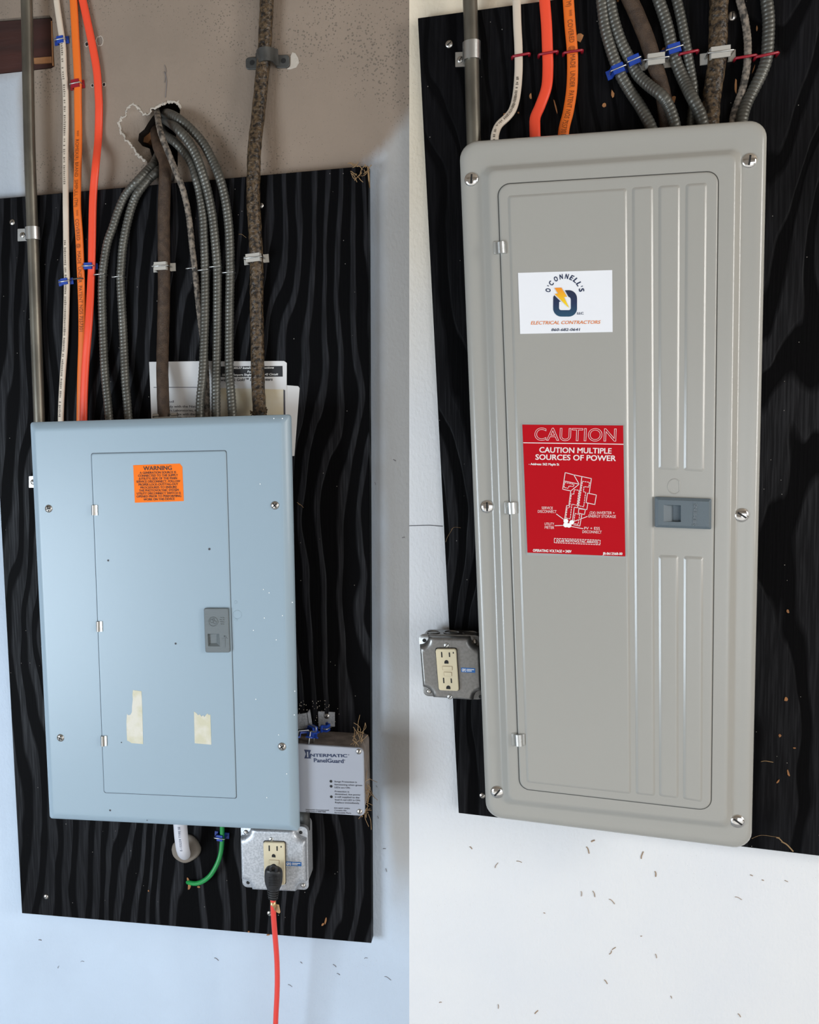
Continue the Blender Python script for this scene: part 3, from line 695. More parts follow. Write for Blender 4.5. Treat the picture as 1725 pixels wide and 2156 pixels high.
rpts = [(163, -40), (174, 0), (185, 50), (195.5, 100), (204, 150), (207.5, 200), (208.5, 230), (207, 290), (202, 345), (197, 400), (195, 450), (193.5, 550), (192, 590), (187, 680), (180.5, 760), (177, 830), (175.5, 900), (175, 930)]
rc, RP = nm([(x, y, .005 if y < 300 else HB + .005 if y < 600 else HB + .014) for x, y in rpts], 16.5, M_RED_NM, 'bright red-orange flat cable bowing right on its way into the blue panel', 0)
wc2, WP2 = nm([(1087, -40), (1088, 0), (1089.5, 51), (1092, 102), (1092, 153), (1088, 199), (1080.5, 229), (1069, 246), (1051, 263, HB + .012), (1043.5, 280, .036), (1041.5, 298, .04), (1041, 340, .04)] and [(1087, -40, HB + .004), (1088, 0, HB + .004), (1089.5, 51, HB + .004), (1092, 102, HB + .004), (1092, 153, HB + .004), (1088, 199, HB + .006), (1080.5, 229, HB + .01), (1069, 246, .032), (1051, 263, .036), (1043.5, 280, .04), (1041.5, 298, .042), (1041, 340, .042)], 14.5, M_WHITE_NM, 'cream flat cable bending sideways into the grey panel', 0)
rc2, RP2 = nm([(1145, -40, HB + .005), (1147, 0, HB + .005), (1151, 51, HB + .005), (1153, 102, HB + .005), (1154, 143, HB + .005), (1151, 184, HB + .008), (1138, 222, .03), (1127.5, 247, .036), (1126.5, 268, .04), (1127, 290, .042), (1128, 340, .042)], 19, M_RED_NM, 'bright red-orange flat cable bending into the grey panel', 0)
oc2, OP2 = nm([(1194, -40, HB + .005), (1197, 0, HB + .005), (1200.5, 51, HB + .005), (1205, 102, HB + .005), (1206, 143, HB + .005), (1204, 189, HB + .008), (1197, 235, .032), (1190, 262, .038), (1186.5, 285, .042), (1184, 340, .042)], 19, M_ORANGE_NM, 'printed dull orange flat cable bending into the grey panel', 0)
M_JINK = mat('cable_print', (0.20, 0.05, 0.01), 0.6)
M_WINK = mat('cream_cable_print', (0.16, 0.13, 0.10), 0.6)
b = letter_path(B(), '***  ROMEX(R) BRAND  SIMPULL (TM)  ***  COVERED  @  MADE  UNDER  PATENT NOS 7557301', OP, 0.315, 0.755, mm(7.5), mm(16.5 * .30) + .0006)
mk('print', b, M_JINK, oc)
b = letter_path(B(), '(TM)  ***  COVERED  @  MADE  UNDER  PATENT NOS 7557301', OP2, 0.09, 0.855, mm(8.5), mm(19 * .30) + .0006)
mk('print', b, M_JINK, oc2)
def ticks(P, f0, f1, n, half):
    b = B(); N = len(P) - 1
    for i in range(n):
        if random.random() < .16: continue
        q = (f0 + (f1 - f0) * i / n) * N; j = int(q); p = P[j].lerp(P[j + 1], q - j); tt = (P[j + 1] - P[j]).normalized(); sd = tt.cross(OUT).normalized()
        a = mm(random.uniform(.9, 1.5)); w_ = mm(random.uniform(1.4, 2.6)); o = p + OUT * (half + .00015) + sd * mm(random.uniform(.8, 1.4))
        b.add([o - tt * a - sd * w_, o + tt * a - sd * w_, o + tt * a + sd * w_, o - tt * a + sd * w_], [(0, 1, 2, 3)])
    return b
mk('print', ticks(WP, .12, .44, 70, mm(3.9)), M_WINK, wc); mk('print', ticks(WP, .56, .95, 100, mm(3.9)), M_WINK, wc)
mk('print', ticks(WP2, .5, .9, 44, mm(4.35)), M_WINK, wc2)

# ------------------------------------------------------------------ staples
def saddle_mesh(w, L, cw, top, th):
    """insulated staple saddle: feet at both ends, bridge over the cable (local: x across, y along cable, z out)"""
    prof = [(-w, 0), (-w, th), (-cw - th * .6, th * 1.2), (-cw * .95, top), (cw * .95, top), (cw + th * .6, th * 1.2), (w, th), (w, 0), (cw, 0), (cw * .8, top - th), (-cw * .8, top - th), (-cw, 0)]
    n = len(prof); v = [(x, -L, z) for x, z in prof] + [(x, L, z) for x, z in prof]
    f = [(i, (i + 1) % n, n + (i + 1) % n, n + i) for i in range(n)]
    from mathutils.geometry import tessellate_polygon
    tr = tessellate_polygon([[Vector((x, z, 0)) for x, z in prof]])
    f += [tuple(t) for t in tr] + [tuple(n + i for i in reversed(t)) for t in tr]
    return v, f
def wire_mesh(w, z0, z1, r, y=0.0):
    P = [Vector((-w, y, z0)), Vector((-w, y, z1 - r)), Vector((-w * .93, y, z1)), Vector((w * .93, y, z1)), Vector((w, y, z1 - r)), Vector((w, y, z0))]
    b = B()
    rings = []
    for i, p in enumerate(P):
        t = (P[min(i + 1, 5)] - P[max(i - 1, 0)]).normalized(); s = Vector((0, 1, 0)); o = s.cross(t)
        rings.append([p + (s * math.cos(a) + o * math.sin(a)) * r for a in [2 * math.pi * k / 8 for k in range(8)]])
    b.loft(rings); return b
def frame(px, py, h, ang):
    a = math.radians(ang); X = Vector((math.cos(a), 0, math.sin(a))); Y = Vector((-math.sin(a), 0, math.cos(a)))
    m = Matrix.Identity(4); o = W(px, py, h)
    for i in range(3): m[i][0], m[i][1], m[i][2], m[i][3] = X[i], Y[i], OUT[i], o[i]
    return m
def staple(px, py, hb, w, L, cw, top, ang, m, label, group, name='cable_staple', mtx=None, th=.0018, wr_=.0009):
    T = mtx or frame(px, py, hb, ang)
    t = thing(name, T.translation, label, 'staple', group)
    v, f = saddle_mesh(mm(w), mm(L), mm(cw), top, th)
    mk('saddle', B().add([T @ Vector(p) for p in v], f), m, t)
    wb = wire_mesh(mm(w) * .72, -.004 if mtx is None else -.008, top + wr_ * .8, wr_); wb.v = [T @ p for p in wb.v]
    mk('staple_wire', wb, M_ZINC, t, True)
def wire_staple(px, py, hb, w, top, ang, m, label, group, r=.0009):
    T = frame(px, py, hb, ang); wb = wire_mesh(mm(w), -.003, top, r); wb.v = [T @ p for p in wb.v]
    tag(mk('cable_staple', wb, m, None, True), label, 'staple', group)
GB, GRD, GW, GWH = 'blue insulated cable staples', 'red coated cable staples', 'bare wire staples on the armoured cables', 'pale grey cable saddles'
staple(131, 87, 0, 16, 7, 7.5, .0078, 3, M_BLUE, 'blue staple over the cream cable beside the wooden beam', GB)
staple(164, 180, 0, 16, 8, 9, .0098, 4, M_REDP, 'dark red staple over the orange cable on the plaster', GRD)
staple(191, 562, HB, 17, 6.5, 9, .0105, -1, M_BLUE, 'blue staple over the red cable on the left board', GB)
staple(140, 594, HB, 17, 6.5, 7.5, .0078, 5, M_BLUE, 'blue staple over the cream cable on the left board', GB)
wire_staple(170, 589, HB, 10.5, .0112, 0, M_DARKSTEEL, 'dark wire staple over the orange cable on the left board', GW)
gl = 'thin wire staple over the %s above the blue panel'
for x, y, w, lab in ((216, 580, 11.5, 'leftmost armoured cable'), (254, 585, 11.5, 'second armoured cable from the left'), (406, 567, 9.5, 'thin corroded cable'), (433, 571, 10.5, 'cable right of the corroded one'), (458, 564, 11.5, 'armoured cable second from the tarred cable'), (485, 576, 11.5, 'armoured cable next to the tarred cable')):
    wire_staple(x, y, HB, w, .0125 if w > 10 else .0105, 2, M_ZINC, gl % lab, GW, .0008)
staple(347, 564, HB, 24, 8, 13.5, .0185, 0, M_GREYP, 'pale grey saddle over the brown braided cable above the blue panel', GWH, 'cable_saddle')
staple(540.5, 547, HB, 25.5, 8, 15, .0195, 3, M_GREYP, 'pale grey saddle over the tarred cable above the blue panel', GWH, 'cable_saddle')
wire_staple(1097, 121, HB, 15, .0086, 4, M_REDP, 'red coated staple over the cream cable above the grey panel', GRD, .0016)
wire_staple(1154, 118, HB, 16, .0106, 4, M_REDP, 'red coated staple over the red cable above the grey panel', GRD, .0016)
wire_staple(1206, 115, HB, 16, .0106, 2, M_REDP, 'red coated staple over the orange cable above the grey panel', GRD, .0016)
staple(1300, 152, HB, 18.5, 8, 10, .0135, 18, M_BLUE, 'blue staple over the leftmost armoured cable above the grey panel', GB)
staple(1333, 134, HB, 16, 8, 10, .0135, 18, M_BLUE, 'blue staple touching the pale grey saddle above the grey panel', GB)
staple(1378, 135, HB, 29, 9.5, 14.5, .0185, 1, M_GREYP, 'pale grey saddle over the brown braided cable above the grey panel', GWH, 'cable_saddle')
staple(1417, 110, HB, 20, 8, 10.5, .014, 12, M_BLUE, 'single blue staple over the thick armoured cable near the red staple', GB)
wire_staple(1447.5, 118, HB, 15, .0125, 6, M_REDP, 'red coated staple right beside a blue staple above the grey panel', GRD, .0016)
staple(1511, 122, HB, 28.5, 9.5, 16, .0200, 1, M_GREYP, 'pale grey saddle over the tarred cable above the grey panel', GWH, 'cable_saddle')
wire_staple(1567, 126, HB, 16.5, .0105, 3, M_REDP, 'red coated staple over the thin corroded cable above the grey panel', GRD, .0016)
wire_staple(1610, 124, HB, 17.5, .0135, 6, M_REDP, 'red coated staple over the rightmost armoured cable above the grey panel', GRD, .0016)

# two-hole pipe strap on the tarred cable
t = thing('pipe_strap', W(565, 126, 0), 'dark two-hole pipe strap holding the tarred cable to the plaster', 'strap')
T = frame(564, 127, 0, 4)
prof = []
for k in range(13):
    a = math.pi * k / 12; prof.append((-math.cos(a) * mm(18.5), .006 + math.sin(a) * .0185))
prof = [(-mm(23), .0022)] + prof + [(mm(23), .0022)]
rings = []
for y in (-mm(16), mm(16)):
    rings.append([T @ Vector((x, y * (.82 if z > .012 else 1), z)) for x, z in prof])
inner = [[T @ Vector((x * .88, y * (.82 if z > .012 else 1), z - .002)) for x, z in prof] for y in (-mm(16), mm(16))]
b = B(); b.loft([rings[0], rings[1], inner[1], inner[0], rings[0]], False, False, closed=False); mk('strap_hump', b, M_DARKSTEEL, t, 50.0)
for pts, hole in (([(517, 121), (543, 120), (543, 146), (518, 146)], (531, 132)), ([(578, 116), (609, 115), (610, 142), (580, 143)], (597, 128))):
    q = quad(pts, .0024); b = B(); b.loft([ring(q, 0, .004, 0, 4), ring(q, 0, .004, .0022, 4), ring(q, .0006, .004, .0026, 4)]); mk('strap_ear', b, M_DARKSTEEL, t)
    b = B(); disc(b, hole[0], hole[1], 5, .0026); mk('screw_hole', b, M_SLOT, t)

# ------------------------------------------------------------------ papers tucked behind the blue panel
def paper(name, pts, h, m, label):
    b = B().prism([W(x, y, h) for x, y in pts], h - .0003, h)
    return tag(mk(name, b, m), label, 'paper', 'papers tucked behind the blue panel')
pc = paper('paper_sheet', [(478, 806), (602, 811), (628, 813), (631, 817), (620, 960), (500, 965)], HB + .0006, M_PAPER, 'plain white sheet sticking out to the right of the blue panel')
pa = paper('paper_sheet', [(314, 762), (449, 760), (450, 960), (322, 960)], HB + .0010, M_PAPER, 'white printed page behind the brown braided cable above the blue panel')
b = B(); strip(b, [(324, 815.5), (447, 815.5)], 1.2, HB + .001)
for i, s in enumerate(('and', 'comply with the National', 'writers Laboratories, the in', 'in accordance with the infor', 'on the inside of the equip', 'accordance with applic')):
    y = 848 + i * 8.2 if i else 846
    x0 = 340 + (8 if i == 0 else 0); lettering(b, s, (x0, y + 2), (x0 + (18 if i == 0 else 88), y + 1.6), 4.6, HB + .001, bold=.012)
mk('print', b, M_GREYINK, pa)
pb = paper('instruction_sheet', [(440, 761), (598, 760), (604, 764), (603, 960), (444, 960)], HB + .0014, M_PAPER, 'instruction sheet with a black title bar above the blue panel')
b = B().add(quad([(452, 771.5), (595, 770.5), (595.5, 793), (452, 794)], HB + .0014 + .0002), [(0, 1, 2, 3)]); mk('title_bar', b, M_INK, pb)
b = B(); h_ = HB + .0018
lettering(b, '40537 Installation Instructions', (492, 777), (577, 776), 4.3, h_, .02, .2)
lettering(b, 'For', (521, 784.5), (531, 784.5), 4.3, h_, .02, .2)
lettering(b, '100-225 Ampere Single Phase, 12-42 Circuit', (468, 791.5), (586, 790), 4.3, h_, .02, .2)
mk('title_lettering', b, M_SIGNWHITE, pb)
b = B(); lettering(b, 'PowerMark Gold™ Load Centers', (456, 803), (574.5, 801.5), 6.0, HB + .0014, .02, .22); mk('lettering', b, M_INK, pb)
po = paper('paper_sheet', [(461, 817), (597, 820), (599, 960), (461, 960)], HB + .0020, M_OLDPAPER, 'yellowed folded sheet between two armoured cables and the tarred cable')
b = B().prism(quad([(597, 820), (600, 822), (601, 880), (597.5, 880)], HB + .0022), HB + .0016, HB + .0022); mk('dark_backing', b, M_GREYINK, po)

# ------------------------------------------------------------------ pale blue panel
HBACK, HF = .093, .108
t = PL = thing('breaker_panel', W(340, 1748, HB), 'pale blue breaker panel with an orange warning sticker', 'electrical panel')
C = quad([(64, 889), (611, 872.5), (629.5, 1749), (105, 1723)], .100)
b = B(); b.loft([ring(C, .026, .004, HB, 4), ring(C, .026, .004, HBACK + .004, 4)]); mk('enclosure_box', b, M_BODY, t)
b = B()
b.loft([ring(C, .0016, .003, HBACK, 6), ring(C, 0, .004, HBACK, 6), ring(C, 0, .004, .1, 6), ring(C, .0006, .004, .1012, 6), ring(C, .0085, .004, .1072, 6), ring(C, .0100, .004, .1078, 6), ring(C, .0118, .004, HF, 6), ring(C, .0135, .004, HF, 6)])
mk('cover', b, M_PANEL_L, t, 50.0)
DQ = quad([(192, 955), (476, 949), (497.5, 1681), (219, 1669)], HF + .001)
b = B(); b.loft([ring(DQ, -.0007, .003, HF - .0005, 5), ring(DQ, -.0007, .003, HF + .00012, 5)]); mk('door_gap', b, mat('panel_gap', (0.05, 0.065, 0.08), 0.6), t)
b = B(); b.loft([ring(DQ, 0, .003, HF, 5), ring(DQ, .0001, .003, HF + .0005, 5), ring(DQ, .0006, .003, HF + .0010, 5), ring(DQ, .0016, .003, HF + .0012, 5), ring(DQ, .0025, .003, HF + .0012, 5)])
door = mk('door', b, M_PANEL_L, t, 60.0)
HD = HF + .0012
for x, y in ((199, 1074), (209, 1319), (218.5, 1560)):
    b = B(); c0, c1 = W(x - 2, y - 10.5, HF + .0015), W(x - 1.5, y + 10.5, HF + .0015)
    b.cyl(c0, c1, mm(4.2), 14)
    q = quad([(x - 1, y - 10.5), (x + 6, y - 10.5), (x + 6.5, y + 11), (x - .5, y + 11)], HD + .0012); b.prism(q, HD - .0005, HD + .0012)
    mk('hinge', b, M_HINGE, t, 40.0)
for x, y, a in ((102.5, 1071, .2), (579, 1064, .7), (127.5, 1553.5, 1.2), (594, 1572, .6)):
    screw('cover_screw', t, x, y, HF, 8.2, M_STEEL, a, cross=True)
# latch
LQ = quad([(429, 1281), (480.5, 1281), (484, 1374), (432.5, 1374)], HD + .004); RQ = quad([(437, 1334.5), (462, 1334.5), (464, 1361), (438.5, 1361)], HD + .004)
RB = quad([(439, 1336), (456, 1335), (456, 1354), (440, 1354.5)], HD + .001)
b = B(); b.loft([ring(LQ, 0, .002, HD - .0005, 4), ring(LQ, 0, .002, HD + .0034, 4), ring(LQ, .0007, .002, HD + .004, 4), ring(RQ, 0, .0004, HD + .004, 4), ring(RB, 0, .0004, HD + .0006, 4)])
latch = mk('latch', b, M_LATCH_L, t)
b = B(); hh = HD + .0041
cpx, cpy = 449, 1309
rg = [W(cpx + 9.5 * math.cos(a), cpy + 9.5 * math.sin(a), hh) for a in [2 * math.pi * i / 26 for i in range(26)]]
b.sweep(rg, .0006, .0005, 6, closed=True)
for ox, oy, rr in ((-3, -1, 3.4), (3.2, 1.5, 3.2), (0, -4.5, 2.2)):
    b.sweep([W(cpx + ox + rr * math.cos(a), cpy + oy + rr * math.sin(a), hh) for a in [2 * math.pi * i / 14 for i in range(14)]], .0005, .0005, 6, closed=True)
for x in (464, 469):
    for kq in range(4): b.sweep([W(x + random.uniform(-1, 1), 1300 + kq * 4.4, hh), W(x + 3, 1300 + kq * 4.4 + 1, hh)], .0005, .0005, 6)
strip(b, [(474, 1361), (473, 1341)], 1.6, hh); strip(b, [(468.5, 1345), (473, 1339), (478, 1345)], 1.6, hh)
mk('embossed_mark', b, M_LATCH_L, latch, True)
# embossed coin marks on the cover beside the latch
b = B()
for x, y, r in ((500, 1294, 9), (496.5, 1268, 3), (497, 1305.5, 2.6)):
    b.sweep([W(x + r * math.cos(a), y + r * math.sin(a), HF) for a in [2 * math.pi * i / 18 for i in range(18)]], .0005, .0003, 6, closed=True)
mk('punched_mark', b, M_PANEL_L, t, True)
# warning sticker
sp = [(280.5, 979.5), (378.5, 976), (384, 983), (387, 1055), (284, 1058.5)]
b = B().prism([W(x, y, HD + .0003) for x, y in sp], HD - .0004, HD + .0003)
st = mk('warning_sticker', b, M_ORANGE, t); st['label'] = 'orange warning sticker'
b = B(); hS = HD + .0003
lettering(b, 'WARNING', (302, 990.5), (362, 989.3), 8.6, hS, .012)
lines = [('A GENERATION SOURCE IS', 294.5, 371), ('CONNECTED TO THE SUPPLY', 291, 375), ('(UTILITY) SIDE OF THE MAIN', 293, 373), ('SERVICE DISCONNECT. FOLLOW', 287.5, 380), ('PROPER LOCK-OUT/TAG-OUT', 292, 375.5), ('PROCEDURES TO ENSURE', 296, 372.5), ('THE PHOTOVOLTAIC SYSTEM', 293, 376.5), ('UTILITY DISCONNECT SWITCH IS', 288.5, 381), ('OPENED PRIOR TO PERFORMING', 288, 382), ('WORK ON THIS DEVICE', 302.5, 368)]
for i, (s, x0, x1) in enumerate(lines):
    y = 997.3 + i * 6.24; lettering(b, s, (x0, y + .5), (x1, y - .8), 4.6, hS, .008)
mk('lettering', b, M_INK, st)
# torn tape
zt = lambda pts: [(x / 3.99, 1300 + y / 3.99) for x, y in pts]
def tape(pts):
    P = [W(x, y, HD + .0003) for x, y in pts]; b = B().poly([p for p in P]); n = len(P)
    b.add(P + [p - OUT * .0004 for p in P], [(i, (i + 1) % n, n + (i + 1) % n, n + i) for i in range(n)])
    o = mk('torn_tape', b, M_TAPE, t); return o
tape(zt([(1117, 611), (1188, 620), (1192, 690), (1198, 880), (1202, 1064), (1105, 1056), (1085, 1042), (1068, 1034), (1064, 960), (1062, 880), (1067, 812), (1078, 822), (1096, 818), (1108, 795), (1110, 740), (1116, 690), (1113, 650)]))['label'] = 'taller torn strip of masking tape'
tape([(408.5, 1498), (414, 1502), (417, 1506), (421, 1504), (424, 1509), (428, 1506), (430, 1510), (434, 1505), (437, 1502), (439, 1505), (443, 1505), (445, 1568), (410, 1565)])['label'] = 'shorter torn piece of masking tape'
b = B()
for x, y, r in ((228, 1180, 2), (370, 1355, 2), (232, 1706, 2), (256, 1563, 1.2), (310, 1727, 1.2), (441, 1156, 2.2)): mk('dirt_mark', disc(B(), x, y, r, HD if y < 1690 else HF), M_GREYINK, t)
b = B()
for x, y in ((557, 1301), (567, 1248), (595, 1296), (534, 1327), (582, 1347), (539, 1472), (587, 1547), (604, 1629), (562, 1679), (548, 1019), (577, 881), (595, 881), (620, 1505), (616, 1268), (621, 1455), (432, 1495), (555, 1241)): mk('paint_speck', disc(B(), x, y, 1.1, HF if x < 610 else .1045, lift=.0006, n=8), M_SIGNWHITE, t)

# ------------------------------------------------------------------ surge protector, bracket and loose staples
HG = .084
t = thing('surge_protector', W(700, 1718, HB), 'grey surge protector box with black lettering partly behind the blue panel', 'surge protector')
G = quad([(600, 1565), (765.5, 1576), (768.5, 1718.5), (602, 1708)], HG)
b = B(); b.loft([ring(G, .003, .006, HB, 6), ring(G, .002, .006, HG - .004, 6)]); mk('housing', b, M_DUSTY, t, 40.0)
b = B(); b.loft([ring(G, 0, .007, HG - .004, 6), ring(G, 0, .007, HG - .0008, 6), ring(G, .0008, .007, HG, 6)]); face = mk('face_plate', b, M_GUARD, t)
for x, y in ((755.5, 1582.5), (757.5, 1709)): screw('face_screw', t, x, y, HG, 5.6, M_STEEL, 1.2)
zg = lambda x, y: (600 + x / 7.435, 1470 + y / 7.435)
b = B()
for pts in ([(300, 805), (408, 812), (388, 872), (411, 945), (303, 943), (330, 875)],):
    b.poly([W(*zg(x, y), HG + .0002) for x, y in pts])
lettering(b, 'NTERMATIC', zg(398, 915), zg(978, 925), 6.2, HG, .03)
lettering(b, 'PanelGuard', zg(455, 1000), zg(922, 1015), 8.0, HG, .025)
lettering(b, '®', zg(988, 895), zg(1010, 897), 2.4, HG); lettering(b, '®', zg(925, 978), zg(945, 980), 2.4, HG)
mk('brand_lettering', b, M_NAVY, t)
b = B().add([W(*zg(x, y), HG + .0004) for x, y in [(345, 838), (364, 838), (368, 925), (348, 925)]], [(0, 1, 2, 3)]); mk('brand_stroke', b, M_GUARD, t)
b = B()
for s, x0, x1, y in (('Surge Protection is', 778, 1128, 1315), ('functioning when green', 778, 1210, 1362), ('LEDs are ON.', 780, 1028, 1408), ('Protection is', 782, 1008, 1470), ('diminished, but power', 784, 1188, 1512), ('is still supplied to the', 785, 1168, 1556), ('load if red LED is ON.', 786, 1185, 1600), ('Replace immediately.', 787, 1172, 1643), ('DO NOT OPEN', 775, 1015, 1730), ('Contains No', 777, 965, 1764), ('Serviceable Parts', 778, 1037, 1800), ('Intermatic Incorporated', 330, 690, 1752), ('Spring Grove, IL 60081-9698', 330, 640, 1780)):
    lettering(b, s, zg(x0, y), zg(x1, y + (x1 - x0) * .03), 3.3 if y < 1700 else 2.7, HG, .006)
mk('small_lettering', b, M_GREYINK, t)
for x, y in ((722, 1300), (725, 1378), (728, 1542)):
    b = B(); disc(b, *zg(x, y), 2.7, HG); mk('indicator_lamp', b, M_SLOT, t)
# mounting tab with screw, above the protector
q = quad([(670, 1498), (683, 1498.5), (684, 1508), (691, 1508), (692, 1499), (705, 1500), (705, 1530), (671, 1530)], HB + .0016)
b = B(); P = q; n = len(P); b.poly(P); b.add(P + [p - OUT * .0016 for p in P], [(i, (i + 1) % n, n + (i + 1) % n, n + i) for i in range(n)]); mk('mounting_tab', b, M_GALV, t)
screw('tab_screw', t, 688, 1508, HB + .0016, 5.6, M_STEEL, .9)
# galvanised scrap plate standing on the protector
gz = bil(G, .5, 0).z
b = B(); q = quad([(610, 1507), (647, 1501), (652, 1533), (612, 1538)], .045); b.prism(q, .043, .045); b.prism(quad([(646, 1501), (648, 1501), (653, 1533), (651, 1534)], .045), .030, .045)
tag(mk('metal_bracket', b, M_GALV), 'small galvanised bracket standing on the surge protector beside the blue panel', 'bracket')
gt = (ring(G, .002, .006, HG - .004, 6)); topz = max(p.z for p in gt)
def on_top(px, h):
    best = None
    for i in range(400):
        y = 1480 + i * .3; p = W(px, y, h)
        if p.z <= topz_at(p.x): return Vector((p.x, -h, topz_at(p.x)))
    return W(px, 1540, h)
tl, tr_ = bil(G, 0, 0), bil(G, 1, 0)
def topz_at(x): return tl.z + (tr_.z - tl.z) * (x - tl.x) / (tr_.x - tl.x) - .002
for i, (px, h, rz, rx, lab) in enumerate(((640, .070, 20, 0, 'loose blue staple lying nearest the blue panel on the surge protector'), (658, .048, -35, 0, 'loose blue staple lying in the middle of the pile on the surge protector'), (682, .040, 60, 1, 'loose blue staple tipped upright at the right of the pile on the surge protector'), (657, .074, 75, 0, 'loose blue staple lying at the front edge of the surge protector'))):
    p = on_top(px, h) + Vector((0, 0, .0078 if rx == 0 else .012))
    T = Matrix.Translation(p) @ Matrix.Rotation(math.radians(rz), 4, 'Z') @ Matrix.Rotation(math.radians(90 if rx else 0), 4, 'X') @ Matrix.Rotation(math.radians(6 * i), 4, 'Y')
    staple(0, 0, 0, 14, 7, 7.5, .0075, 0, M_BLUE, lab, 'loose blue staples on the surge protector', 'loose_staple', mtx=T)
b = B()
for _ in range(60):
    y = random.choice([random.uniform(1600, 1722), random.uniform(1530, 1575), random.uniform(1640, 1722)]); x = 762 + random.uniform(0, 14) if y > 1580 else random.uniform(742, 764)
    h0 = random.uniform(.03, .08) if y > 1580 else random.uniform(.05, .082)
    p = W(x, y, h0); d = Vector((random.uniform(-.3, 1) * .006, random.uniform(-1, 1) * .01, random.uniform(-1, 1) * .012))
    b.sweep(crom([p, p + d + Vector((random.uniform(-.003, .003), 0, 0)), p + d * 2 + Vector((random.uniform(-.006, .004), 0, random.uniform(-.004, .004)))], .002), .00032, .0003, 5)
tag(mk('straw_debris', b, M_STRAW), 'dry straw and web debris clinging to the right side of the surge protector', 'debris', kind='stuff')
b = B()
for _ in range(22):
    p = W(random.uniform(738, 778), random.uniform(350, 372), HB + .002); d = Vector((random.uniform(-.012, .010), random.uniform(-.004, 0), random.uniform(-.012, .006)))
    b.sweep(crom([p, p + d * .5 + Vector((0, 0, random.uniform(-.003, .003))), p + d], .002), .0005, .0005, 5)
b.sweep(crom([W(775, 352, HB), W(777, 375, HB + .001), W(778, 395, .006)], .002), .0012, .0012, 6)
tag(mk('dried_cobweb', b, M_STRAW), 'dusty brown cobweb at the top right corner of the left board', 'cobweb', kind='stuff')
b = B()
for _ in range(60):
    p = W(630 + 90 * random.random() ** 1.6, random.uniform(1475, 1530), HB + .0006); b.dome(p, random.uniform(.0003, .0007), .0006, 6)
tag(mk('plaster_crumbs', b, M_CHALK), 'white plaster crumbs scattered on the board above the surge protector', 'debris', kind='stuff')

